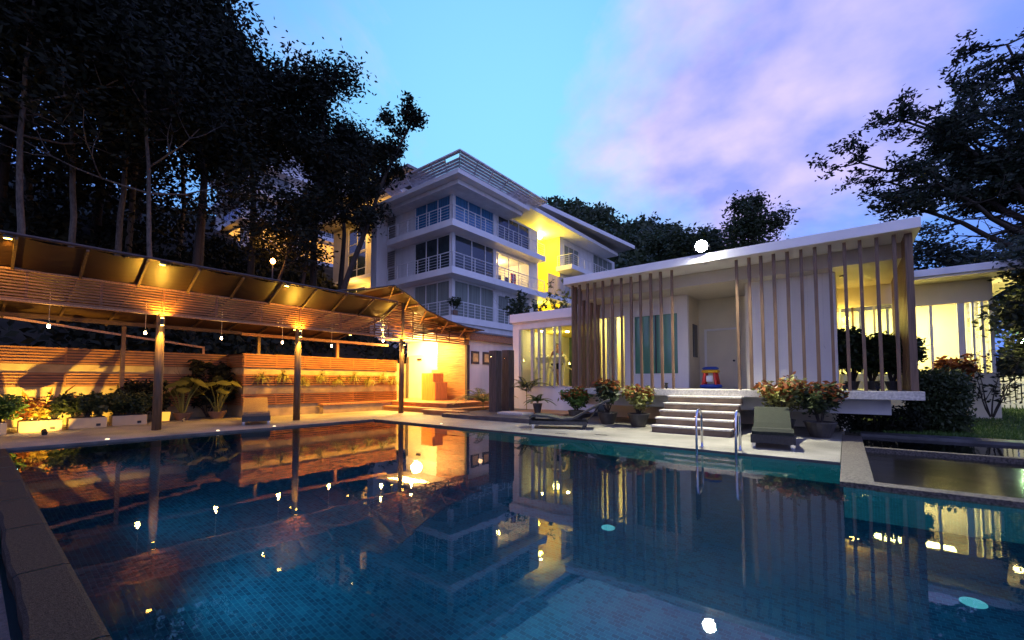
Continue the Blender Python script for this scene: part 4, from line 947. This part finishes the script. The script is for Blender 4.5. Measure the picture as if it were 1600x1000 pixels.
# forest on the hill at the left, three grown models copied with a turn and a size each
protos = [make_tree('forest_tree', 'dark tree with a straight pale trunk above the canopy roof', 'tree', (-29, 4.4, hz(-29,4.4)), 11, 15, .15, 4, 4.6, 7, .55, .34, barkm='palebark', group='dark hillside trees', trunk=[(0,0),(.5,0),(.35,.2),(.2,.4),(.1,.3)], start=.45),
          make_tree('forest_tree', 'dark tree whose pale trunk curves over to the left', 'tree', (-30, 8.2, hz(-30,8.2)), 23, 15, .14, 4, 4.6, 7, .55, .34, barkm='palebark', group='dark hillside trees', trunk=[(0,0),(.1,.1),(0,.2),(-.6,-.5),(-1.6,-1.8)], start=.5),
          make_tree('forest_tree', 'stout dark trunked tree in front of the far apartment block', 'tree', (-26, 13.1, hz(-26,13.1)), 37, 15.5, .24, 4, 2.6, 8, .55, .30, group='dark hillside trees', trunk=[(0,0),(.1,-.1),(.3,-.2),(.2,.3),(0,.4)], start=.58)]
spots = [(-26,-1.5,0,1.1),(-24.5,1.0,1,.95),(-33,.5,2,1.15),(-33,5.5,1,1.25),(-38,2,0,1.3),(-36,8.5,0,1.15),(-40,5,2,1.1),(-27.5,2.6,1,1.0),(-22.5,-4,2,.9),(-44,6,1,1.4),(-30,-4,0,1.3),(-23.5,4.6,1,.85),(-31,-1,1,1.0),(-48,8.5,2,1.2),(-27,15.3,2,.85),(-28.5,10.4,2,.95),(-39,-3,2,1.4),(-26.5,7.0,2,.95)]
tl_ = ['above the far left of the canopy','close behind the canopy at the far left','in the second row at the far left','rising behind the pale trunked tree','three rows back behind the pale trunk','between the pale and the curved trunk','in front of the far block corner','left of the stout trunk high on the slope','at the very left edge','at the top of the slope on the left','filling the top left corner','low behind the canopy fascia','beside the yellow stairwell','in front of the far block upper floor','between curved and stout trunks','overlapping the far block balconies','highest at the left edge','just right of the pale trunk']
for (x,y,k,s),l in zip(spots, tl_):
    dup(protos[k], (x,y,hz(x,y)), rng.uniform(0,6.28), 'dark leafy forest tree ' + l, s)
# leaning tree against the sky, path lamp tree
make_tree('leaning_tree', 'slender tree leaning right with sparse leaves against the blue sky', 'tree', (-21.6, 12.2, 3.2), 71, 12.4, .19, 4, 1.5, 5, .22, .27, trunk=[(-.2,0),(.3,.25),(1.1,.9),(2.0,1.55),(3.1,2.4)], nb=9, start=.5, br=(2,3))
make_tree('slim_tree', 'slim bare stemmed tree beside the glowing path lamp', 'tree', (-23.5, 9.9, 2.9), 83, 7.5, .13, 3, 2.2, 9, .4, .25, trunk=[(0,0),(.1,.3),(-.1,.1),(.3,.5),(.6,.5)], nb=7, start=.5)
make_tree('slim_tree', 'slim reddish stemmed tree right of the path lamp', 'tree', (-24.0, 11.2, 3.1), 84, 8.5, .14, 3, 2.2, 9, .4, .25, trunk=[(0,0),(-.2,.1),(.1,.3),(.0,.5),(.3,.8)], nb=7, start=.5)
t = thing('path_lamp', 'small glowing orange path lamp on the dark slope above the canopy', 'lamp', (-23.2, 9.5, 3.0))
part('post', MB().tube([(-23.2,9.5,2.6),(-23.2,9.5,7.25)], .04, 8), M['black'], t); part('globe', MB().lathe((-23.2,9.5,7.25), [(.03,0),(.10,.06),(.12,.15),(.08,.24),(.02,.28)], 12), M['orange_e'], t)
light('POINT', (-23.1, 9.35, 7.35), 60, (1,.38,.08), t, .1)
# undergrowth on the left slope, and wooded hill
R_ = np.random.RandomState(5)
def cloud_stuff(name, cents, rads, per, size, mat, label, cat, flat=.7):
    Cs, As, Bs = [], [], []
    for (x,y,z), rd in zip(cents, rads):
        v = R_.normal(0,1,(per,3)); v /= np.linalg.norm(v,axis=1)[:,None]; v *= (R_.rand(per,1)**.4)*rd*(1+.25*R_.normal(0,1,(per,1))*.5); v[:,2] *= flat
        C = v + np.array([x,y,z]); A = R_.normal(0,1,(per,3)); A /= np.linalg.norm(A,axis=1)[:,None]; B = np.cross(A, R_.normal(0,1,(per,3))); B /= np.linalg.norm(B,axis=1)[:,None]
        s = size*R_.uniform(.6,1.3,(per,1)); Cs.append(C); As.append(A*s*.5); Bs.append(B*s*.28)
    return solo(name, MB().leaves(np.concatenate(Cs), np.concatenate(As), np.concatenate(Bs)), mat, label, cat, kind='stuff')
ce, rd = [], []
for i in range(230):
    x = R_.uniform(-44,-18.2); y = R_.uniform(-10, 17 if x > -27.5 else 20); ce.append((x,y,hz(x,y)+R_.uniform(.1,1.2))); rd.append(R_.uniform(.8,1.7))
for i in range(150):
    x = R_.uniform(-50,-31); y = R_.uniform(-14, 9.5); ce.append((x,y,hz(x,y)+R_.uniform(1.5,8))); rd.append(R_.uniform(1.6,2.8))
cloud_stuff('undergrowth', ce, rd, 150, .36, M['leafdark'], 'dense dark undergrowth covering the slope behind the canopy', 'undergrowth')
ce, rd = [], []
for i in range(520):
    y = R_.uniform(46, 150); x = R_.uniform(-75, -9 - .0*y)
    ce.append((x,y,hz(x,y)+R_.uniform(.3,4.6)*(.35 if x > 0 else 1))); rd.append(R_.uniform(2.2,4.2)*(.7 if x > 0 else 1))
cloud_stuff('hill_forest', ce, rd, 110, 1.15, M['leafmid'], 'wooded hill rising behind the white apartments', 'forest', .85)
ce, rd = [], []
for i in range(90):
    x = R_.uniform(1.0, 26); y = R_.uniform(32, 44); ce.append((x,y,R_.uniform(.8,2.4+.1*max(0,x-4)))); rd.append(R_.uniform(1.1,1.8))
cloud_stuff('far_shrubs', ce, rd, 120, .5, M['leafright'], 'dark mass of shrubs beyond the white fence at the right edge', 'shrubs')
# far trees behind the pool house
make_tree('round_tree', 'tall bushy tree standing alone behind the pool house roof', 'tree', (-7.2, 50, 5.6), 41, 14.2, .30, 4, 2.9, 5, .5, .42, leafm='leafmid', nb=12, start=.25)
make_tree('hill_tree', 'loose tree at the crest left of the tall bushy tree', 'tree', (-13.5, 52, 7), 43, 11, .3, 4, 3.0, 4, .6, .52, leafm='leafmid', nb=10, start=.3)
make_tree('hill_tree', 'thin crowned tree above the floodlight on the crest', 'tree', (-19.5, 58, 9.6), 44, 10.5, .3, 4, 3.0, 4, .6, .52, leafm='leafmid', nb=9, start=.3)
# small trees at the right horizon
p = make_tree('horizon_tree', 'wide low crowned tree just right of the pool house roof', 'tree', (5.2, 45, .3), 51, 10.0, .2, 4, 3.8, 3, .4, .36, leafm='leafright', nb=8, start=.5, flat=.5, up=.06)
make_tree('horizon_tree', 'small domed tree with dense top left of the big branches', 'tree', (9.9, 47, .3), 53, 11.5, .2, 4, 2.3, 5, .4, .36, leafm='leafright', nb=9, start=.62, flat=.5, up=.02)
# garden trees at the right edge
make_tree('garden_tree', 'slender dark tree on the lawn in front of the fence', 'tree', (3.6, 15.2, .15), 61, 4.0, .045, 3, .62, 14, .22, .15, leafm='leafright', nb=8, start=.5, trunk=[(0,0),(.03,.05),(.0,.1),(.1,.1),(.1,.15)])
make_tree('garden_tree', 'slender double of the lawn tree closer to the fence', 'tree', (4.2, 16.4, .2), 62, 4.2, .05, 3, .75, 14, .22, .16, leafm='leafright', nb=10, start=.40, trunk=[(0,0),(.0,.05),(.05,.1),(.1,.1),(.15,.15)])
make_tree('garden_tree', 'bushy dark tree behind the fence at the right edge', 'tree', (6.5, 23.5, .3), 63, 4.3, .10, 3, 2.6, 16, .4, .24, leafm='leafright', nb=10, start=.2)
make_tree('garden_tree', 'dark tree farther back at the right edge behind the fence', 'tree', (9.2, 27, .3), 64, 5.2, .14, 3, 3.0, 16, .5, .28, leafm='leafright', nb=10, start=.2)
t = thing('garden_lamp', 'greenish white garden lamp glowing among the trees at the right edge', 'lamp', (5.5, 25.5, .3))
part('post', MB().tube([(5.5,25.5,.3),(5.5,25.5,2.6)], .04, 8), M['black'], t); part('globe', MB().lathe((5.5,25.5,2.6), [(.05,0),(.13,.08),(.13,.18),(.04,.26)], 12), M['green_e'], t)
light('POINT', (5.45, 25.2, 2.75), 90, (.6,1,.5), t, .1)
# big spreading tree at the right
def big_tree():
    base = Vector((10.5, 35.2, .3)); t = thing('spreading_tree', 'huge spreading tree with layered branches reaching in from the right', 'tree', base)
    r_ = random.Random(90); mb = MB(); tips = []
    mb.tube([base, base+Vector((-.1,0,3)), base+Vector((-.3,0,5.0)), base+Vector((-.4,0,7.5))], [.62,.52,.44,.30], 12)
    q0 = base + Vector((-.35,0,0)); LR = Vector((-.787,-.617,0)); LF = Vector((-.617,.787,0))
    ends = [(11.6,0,10.6),(11.5,1,12.9),(10.6,-1,14.3),(9.2,1,15.5),(7.6,0,16.6),(5.8,-1,17.7),(3.6,1,18.6),(0,0,19),(9.8,-1,10.8),(9.3,2,12.2),(8.2,-1,13.4),(6.3,1,14.6),(6.2,-1,12.2),(4.2,1,13),(3.5,-1,16),(1,-1,14.5),(-3,0,16),(7.2,1.5,11.6)]
    for ea, eb, ez in ends:
        q = q0 + Vector((0,0,r_.uniform(4.8,7.2))); tgt = Vector((q0.x, q0.y, ez+.0)) + LR*(ea-.7) + LF*eb
        pts = [q]; n_ = 8
        for i in range(1, n_+1):
            f = i/n_; pts.append(q.lerp(tgt, f) + Vector((0,0,1.4*math.sin(f*math.pi)*(.3 if ez < 12 else .8))) + rv(r_)*.2)
        mb.tube(pts, [.20*(1-.78*i/n_) for i in range(n_+1)], 7, cap=False)
        for i in range(4, n_+1):
            for k in range(3):
                a = r_.uniform(0,6.28); d = Vector((math.cos(a), math.sin(a), r_.uniform(-.10,.22))).normalized()
                grow(mb, pts[i], d, .045, r_.uniform(.9,1.7), 1, r_, tips, .16, .01, 0, (2,3), .9)
    kx = lambda p: (p-q0).dot(LR)
    tips = [q for q in tips if q[0].z > 9.3 + (.0 if kx(q[0]) > 8.3 else .9)]
    mb.smooth = True; part('trunk', mb, M['bark'], t)
    part('crown', MB().leaves(*leaf_cloud(tips, 7, .19, .27, 91, .32)), M['leafright'], t)
big_tree()

# plants near the pool ----------------------------------------------------
def potmb(x, y, z, r, h): return MB().lathe((x,y,z), [(r*.62,0),(r*.95,h*.75),(r,h*.92),(r*1.06,h*.93),(r*1.06,h),(r*.9,h),(r*.86,h*.9)], 18)
def bush(name, label, cat, loc, seed, h, r, leafm, per=10, size=.12, pot=None, stems=7, group=None, extra=None, pm='pot'):
    t = thing(name, label, cat, loc, group); x,y,z = loc; r_ = random.Random(seed); z0_ = z
    if pot:
        m_ = potmb(x,y,z,pot[0],pot[1]); m_.smooth = False; part('pot', m_, M[pm], t); part('soil', MB().lathe((x,y,z+pot[1]*.88), [(pot[0]*.87,0),(pot[0]*.5,.02)], 14), M['soil'], t); z0_ = z+pot[1]*.9
    mb = MB(); tips = []
    for k in range(stems):
        a = 6.28*k/stems + r_.uniform(-.3,.3); d = Vector((math.cos(a)*r*.75, math.sin(a)*r*.75, 1)).normalized()
        grow(mb, Vector((x+.03*math.cos(a), y+.03*math.sin(a), z0_)), d, .018, (z+h-z0_)*.62, 2, r_, tips, .14, .10, 0, (2,3), .7)
    tips2 = [q for q in tips if (q[0]-Vector((x,y,q[0].z))).length < r*1.15 and q[0].z < z+h]
    part('stem', mb, M['bark'], t)
    a_ = leaf_cloud(tips2 or tips, per, .06, size, seed, 1.0); part('foliage', MB().leaves(*a_), M[leafm], t)
    if extra:
        top = sorted(tips2 or tips, key=lambda q: -q[0].z)[:int(len(tips)*.28)]; part('top_foliage', MB().leaves(*leaf_cloud(top, per, .06, size*1.1, seed+1, 1.0)), M[extra], t)
    return t
gp_ = 'potted crotons in front of the porch'
bush('potted_croton','leafy croton in a dark pot left of the porch behind the sun lounger','potted plant',(-6.2,10.95,0),101,.9,.38,'leafgreen',5,.12,(.24,.32),group=gp_,extra='leafred')
bush('potted_croton','red topped croton in a dark pot in front of the lit porch window','potted plant',(-5.15,10.8,0),102,1.1,.40,'leafmid',5,.14,(.26,.32),group=gp_,extra='leafred')
bush('potted_croton','orange topped croton in a dark pot left of the stone stairs','potted plant',(-4.2,10.6,0),103,.95,.40,'leafwall',4,.13,(.26,.34),group=gp_,extra='leafred')
bush('potted_croton','orange croton in a dark pot directly right of the grey lounger','potted plant',(-1.12,10.95,0),104,1.2,.36,'leafwall',4,.13,(.24,.34),group=gp_,extra='leafred')
bush('potted_croton','rightmost orange croton in a bowl shaped dark pot','potted plant',(-.45,10.95,0),105,1.05,.46,'leafmid',5,.13,(.28,.32),group=gp_,extra='leafred')
# arching palms
def palm(name, label, cat, loc, seed, nf, L, h0, leafm, pot=None, lift=.9):
    t = thing(name, label, cat, loc); x,y,z = loc; r_ = random.Random(seed); R = np.random.RandomState(seed)
    z0_ = z
    if pot: part('pot', potmb(x,y,z,*pot), M['pot'], t); z0_ = z + pot[1]*.9
    mb = MB(); Cs, As, Bs = [], [], []
    for k in range(nf):
        a = 6.28*k/nf + r_.uniform(-.3,.3); el = r_.uniform(.5,1.3)*lift; LL = L*r_.uniform(.75,1.1); p = Vector((x,y,z0_)); pts = [p]
        d = Vector((math.cos(a)*math.cos(el), math.sin(a)*math.cos(el), math.sin(el)))
        p = p + Vector((0,0,h0))*r_.uniform(.7,1); pts.append(p)
        for i in range(9):
            d = (d + Vector((0,0,-.14))).normalized(); p = p + d*LL/9; pts.append(p)
            sd = d.cross(Vector((0,0,1))).normalized()
            for s in (-1,1):
                for q in (0,.5):
                    l_ = LL*.22*(1-.07*i); dd = (d*.6+sd*s+Vector((0,0,-.25))).normalized(); c = p - d*LL/9*q + dd*l_*.5
                    Cs.append(c); As.append(dd*l_*.5); Bs.append(d*.02)
        mb.tube(pts, [.014]*2+[.012-.001*i for i in range(9)], 5, cap=False)
    part('frond_stem', mb, M['leafwall'], t); part('foliage', MB().leaves(np.array([tuple(c) for c in Cs]), np.array([tuple(c) for c in As]), np.array([tuple(c) for c in Bs])), M[leafm], t)
palm('potted_palm','small arching palm in a dark pot in front of the gym wall','potted palm',(-7.75,11.2,.161),111,13,.62,.12,'leafgreen',(.15,.30),.75)
palm('areca_palm','feathery palm growing left of the timber pillars','palm',(-10.7,11.9,0),112,15,1.25,.5,'leafwall')
palm('areca_palm','dark leafy palm growing between the two timber pillars','palm',(-9.2,12.6,.12),113,11,1.0,.9,'leafmid')
bush('balcony_shrub','small leafy tree poking up in front of the apartments left of the gym roof','shrub',(-12.3,17.5,3.0),114,3.2,1.3,'leafmid',8,.22,stems=6)
bush('roof_garden_shrub','yellow lit shrub below the apartment stairwell above the gym roof','shrub',(-14.6,25.5,3.5),115,5.0,1.6,'leafwall',8,.28,stems=6)
# planter boxes along the garden wall
for k,(ya,yb,l) in enumerate(((-1.2,.55,'cream planter box cut off by the left edge'),(.72,1.40,'brightly lit cream planter box with yellow and red leaves'),(1.52,2.2,'middle cream planter box with dark green shrubs'),(2.32,3.02,'cream planter box with a dark spot near the first pole'))):
    t = thing('planter_box', l, 'planter', (-14.65,(ya+yb)/2,0), 'cream planter boxes along the wall')
    X1 = -14.32 - .2*k; bx = MB().box(X1-.42,X1,ya,yb,0,.26); part('box', bx, M['planterwhite'], t, bevel=.012); part('soil', boxmb(X1-.39,X1-.03,ya+.03,yb-.03,.2605,.275), M['soil'], t)
    part('foot', boxmb(X1+.001,X1+.012,yb-.2,yb-.12,.05,.11), M['black'], t)
    xc = X1-.2
    for j in range(3):
        yy = ya+.12+(yb-ya-.24)*j/2
        if k == 1: bush('planter_shrub', ['red leaved shrub at the left of the bright planter box','yellow lit ribbon leaved plant in the bright planter box','speckled shrub at the right of the bright planter box'][j], 'plant', (xc,yy,.27), 140+j, .30+.08*(j!=1), .35, ['leafred','leafyel','leafmid'][j], 3, .11, stems=6, group='plants in the planter boxes')
        else: bush('planter_shrub', 'dark green shrub in the %s planter box, %s' % (['leftmost','','middle','rightmost'][k], ['at its left end','in its middle','at its right end'][j]), 'plant', (xc,yy,.27), 150+10*k+j, .48, .4, 'leafmid' if k else 'leafgreen', 7, .11, stems=6, group='plants in the planter boxes')
# elephant ears
def bigleaf(mb, c, d, L, Wd, r_):
    d = d.normalized(); s = d.cross(Vector((0,0,1))).normalized(); n_ = s.cross(d)
    out = [(-.32,.0),(-.45,.22),(-.25,.46),(.1,.48),(.45,.34),(.8,.12),(1,0)]
    L_ = [c + d*(u*L*.6) + s*(v*Wd) + n_*(-.10*abs(v)*L) for u,v in out]; R2 = [c + d*(u*L*.6) - s*(v*Wd) + n_*(-.10*abs(v)*L) for u,v in out]
    mid = [c + d*(u*L*.6) + n_*.03*L for u,v in out]
    o_ = len(mb.v); mb.v += [tuple(p) for p in L_+mid+R2]; k = len(out)
    for i in range(k-1):
        mb.f.append((o_+i,o_+i+1,o_+k+i+1,o_+k+i)); mb.f.append((o_+k+i,o_+k+i+1,o_+2*k+i+1,o_+2*k+i))
def elephant(label, loc, seed, n_=15, h=1.0):
    t = thing('elephant_ear_plant', label, 'potted plant', loc, 'elephant ear plants'); x,y,z = loc; r_ = random.Random(seed)
    part('pot', potmb(x,y,z,.24,.22), M['clay'], t); st_ = MB()
    for k in range(n_):
        a = 6.28*k/n_*1.6 + r_.uniform(-.3,.3); rr = r_.uniform(.2,.62); hh = h*r_.uniform(.72,1.25); tip = Vector((x+rr*math.cos(a), y+rr*math.sin(a), z+hh))
        st_.tube([(x+.05*math.cos(a),y+.05*math.sin(a),z+.2),(x+rr*.4*math.cos(a),y+rr*.4*math.sin(a),z+hh*.6),tuple(tip)], [.02,.016,.010], 6, cap=False)
        lb = MB(); bigleaf(lb, tip, Vector((math.cos(a),math.sin(a),r_.uniform(-1.3,-.35))), r_.uniform(.40,.58), r_.uniform(.30,.42), r_); lb.smooth = True; part('leaf', lb, M['leafbig'], t)
    part('stem', st_, M['leafwall'], t)
t = thing('shadow_leaf_plant', 'broad leaved plant added behind the bright planter box to cast leaf shadows on the wall', 'plant', (-15.3,1.05,0)); r_ = random.Random(77); st_ = MB()  # leaves added to shape the uplight's shadows on the wall
for k,(dy,hh) in enumerate(((-.42,.55),(-.2,.8),(.02,.42),(.17,.85),(.36,.6),(.5,.95),(-.6,.85))):
    tip = Vector((-15.3+r_.uniform(-.08,.05), 1.05+dy, hh)); st_.tube([(-15.3,1.05+dy*.2,0),(-15.3,1.05+dy*.6,hh*.55),tuple(tip)], [.014,.012,.008], 6, cap=False)
    lb = MB(); bigleaf(lb, tip, Vector((.15,dy*1.5+r_.uniform(-.3,.3),r_.uniform(.1,.9))), r_.uniform(.26,.36), r_.uniform(.14,.2), r_); part('leaf', lb, M['leafred'] if k % 2 else M['leafyel'], t)
part('stem', st_, M['leafwall'], t)
elephant('large leaved elephant ear plant left of its twin, in a clay pot', (-15.7,4.0,0), 121); elephant('large leaved elephant ear plant in the corner of the timber wall', (-15.55,4.85,0), 122)
bush('corner_shrub','tall dark shrub behind the elephant ear plants in the wall corner','shrub',(-16.2,4.8,0),123,1.75,.6,'leafdark',10,.2,stems=6)
bush('corner_shrub','dark shrub behind the first canopy pole','shrub',(-16.0,3.0,0),124,1.1,.6,'leafdark',10,.16,stems=6)
# spider plants on the wall
wl = [(409,'first'),(443,'second'),(476,'third'),(505,'fourth'),(530,'fifth'),(554,'sixth'),(575,'seventh'),(599,'eighth'),(618,'ninth')]
WY = [(5.95,1.33),(6.62,1.38),(7.3,1.22),(7.98,1.38),(8.65,1.24),(9.3,1.38),(9.95,1.22),(10.6,1.38),(11.15,1.22)]
for k,((y,z),(_,o_)) in enumerate(zip(WY, wl)):
    t = thing('wall_plant', '%s hanging spider plant from the left on the lit timber wall' % o_, 'plant', (-15.18,y,z), 'spider plants growing on the timber wall'); r_ = random.Random(200+k)
    part('basket', MB().lathe((-15.13,y,z-.08), [(.03,0),(.06,.05),(.065,.09)], 10), M['clay'], t)
    Cs, As, Bs = [], [], []
    for q in range(120):
        a = r_.uniform(0,6.28); el = r_.uniform(-.2,1.35); d = Vector((abs(math.cos(a)*math.cos(el))*.8+.05, math.sin(a)*math.cos(el), math.sin(el))).normalized(); p = Vector((-15.13,y,z)); L = r_.uniform(.18,.36)
        for i in range(4):
            d = (d+Vector((0,0,-.42))).normalized(); p2 = p + d*L/3; Cs.append((p+p2)/2); As.append((p2-p)*.6); Bs.append(d.cross(Vector((0,0,1))).normalized()*.008); p = p2
    part('foliage', MB().leaves(np.array([tuple(c) for c in Cs]), np.array([tuple(c) for c in As]), np.array([tuple(c) for c in Bs])), M['leafwall'], t)
# bamboo screen inside the porch end, hedge, odd plants
for k,(x,y,h,l) in enumerate(((.12,12.9,1.35,'dark bushy bamboo behind the right porch slats, left clump'),(.48,13.1,1.2,'dark bushy bamboo behind the right porch slats, middle clump'),(.83,12.9,1.1,'dark bushy bamboo behind the right porch slats, right clump'))):
    bush('bamboo_plant', l, 'plant', (x,y,.962), 300+k, h, .42, 'bamboo', 22, .13, (.14,.2), stems=9, group='bamboo clumps on the porch')
def shrubcloud(name,label,loc,sx,sy,sz,n_,size,mat,seed):
    t = thing(name,label,'shrub',loc); R = np.random.RandomState(seed)
    v = R.uniform(-1,1,(n_,3)); kx = (np.abs(v)**4).sum(1)**.25; v = v/np.maximum(kx,.6)[:,None]*(R.rand(n_,1)**.25)
    C = np.array(loc)+np.array([0,0,sz]) + v*np.array([sx,sy,sz])*(1+.08*R.normal(0,1,(n_,1))); A = R.normal(0,1,(n_,3)); A /= np.linalg.norm(A,axis=1)[:,None]; B = np.cross(A,R.normal(0,1,(n_,3))); B /= np.linalg.norm(B,axis=1)[:,None]; s = size*R.uniform(.6,1.3,(n_,1))
    part('foliage', MB().leaves(C,A*s*.5,B*s*.25), M[mat], t); mb = MB()
    for k in range(7): a = k*.9; mb.tube([(loc[0]+.2*math.cos(a)*sx,loc[1]+.2*math.sin(a)*sy,loc[2]-.1),(loc[0]+.6*math.cos(a)*sx,loc[1]+.6*math.sin(a)*sy,loc[2]+sz*1.4)],[.03,.012],6,cap=False)
    part('stem', mb, M['bark'], t)
shrubcloud('hedge','tall dense hedge at the right corner of the porch slab',(1.55,13.1,.05),.50,.55,.68,9000,.085,'leafmid',401)
shrubcloud('low_hedge','dark low shrub growing under the porch overhang',(.55,12.55,.0),.75,.3,.30,3500,.08,'leafdark',402)
bush('fence_shrub','reddish broad leaved plant in front of the lit glazing','plant',(2.25,15.6,.9),403,.85,.3,'leafred',4,.22,stems=5)
bush('fence_shrub','thin twiggy bush in front of the lit glazing right end','plant',(2.75,15.3,.3),404,1.6,.6,'leafdark',3,.12,stems=5)
bush('balcony_plant','small potted plant on the lower apartment balcony corner','potted plant',(-18.75,18.2,5.5),405,.75,.3,'leafmid',7,.14,stems=5)

# ------------------------------------------------------------------ loungers and ladder
def lounger(name, label, loc, rz, mat, back=.9, W_=.31, group='wicker sun loungers'):
    t = thing(name, label, 'sun lounger', loc, group); x,y,z = loc
    prof = [(-.95,.24),(-.85,.29),(-.5,.27),(-.15,.20),(.1,.22),(.25,.30),(.60,.30+back*.42),(.92,.30+back*.78),(1.0,.30+back*.82)]
    rows = []
    for u,v in prof: rows.append([(x+u, y-W_, z+v),(x+u, y+W_, z+v)])
    m_ = MB(); up = [[Vector(p)+Vector((0,0,.05)) for p in r] for r in rows]
    n_ = len(prof)
    vs = []; 
    for a, b in zip(rows, up): vs += [a[0],a[1],b[1],b[0]]
    fs = []
    for i in range(n_-1):
        for k in range(4): fs.append((4*i+k, 4*i+(k+1)%4, 4*i+4+(k+1)%4, 4*i+4+k))
    fs += [(0,3,2,1),(4*n_-4,4*n_-3,4*n_-2,4*n_-1)]; m_.add(vs, fs); part('seat', m_, M[mat], t)
    fr = MB().box(x-.92,x+.45,y-W_-.02,y-W_+.03,z+.10,z+.19).box(x-.92,x+.45,y+W_-.03,y+W_+.02,z+.10,z+.19).box(x-.95,x-.90,y-W_-.02,y+W_+.02,z+.09,z+.235); part('frame', fr, M['wicker'], t)
    for a in (-.85,.38):
        for s in (-1,1): part('leg', boxmb(x+a-.03,x+a+.03,y+s*(W_-.02)-.03,y+s*(W_-.02)+.03,z,z+.10), M['chrome'] if a < 0 else M['black'], t)
    part('back_strut', MB().tube([(x+.42,y-W_+.05,z+.15),(x+.72,y-W_+.05,z+.30+back*.5)],.015,6).tube([(x+.42,y+W_-.05,z+.15),(x+.72,y+W_-.05,z+.30+back*.5)],.015,6), M['black'], t)
    t.rotation_euler.z = rz; return t
lounger('sun_lounger','dark grey wicker lounger seen from the side on the deck before the porch',(-5.45,9.25,0),math.radians(25),'wicker',.46)
lounger('sun_lounger','grey wicker lounger facing the pool beside the stone stairs',(-1.13,9.45,0),math.radians(97),'wicker2',.33)
lounger('sun_lounger','small brown wicker lounger in front of the lit timber wall',(-13.3,5.1,0),math.radians(160),'wicker3',.38)
ld = thing('pool_ladder', 'chrome pool ladder with two looped handrails at the far pool edge', 'pool ladder', (-1.68, 7.75, 0))
for x in (-2.02,-1.42):
    pts = [(x,7.98,0),(x,7.98,.50)] + [(x, 7.81+.17*math.cos(a), .50+.17*math.sin(a)) for a in [math.pi*k/8 for k in range(1,8)]] + [(x,7.64,.50),(x,7.64,-.9)]
    m_ = MB().tube(pts, .021, 10); m_.smooth = True; part('handrail', m_, M['chrome'], ld)
    part('flange', MB().lathe((x,7.98,0.0),[(.045,.001),(.045,.012)],12), M['chrome'], ld)
for z in (-.25,-.5,-.75): part('rung', boxmb(-2.02,-1.42,7.60,7.68,z-.015,z+.015), M['chrome'], ld)
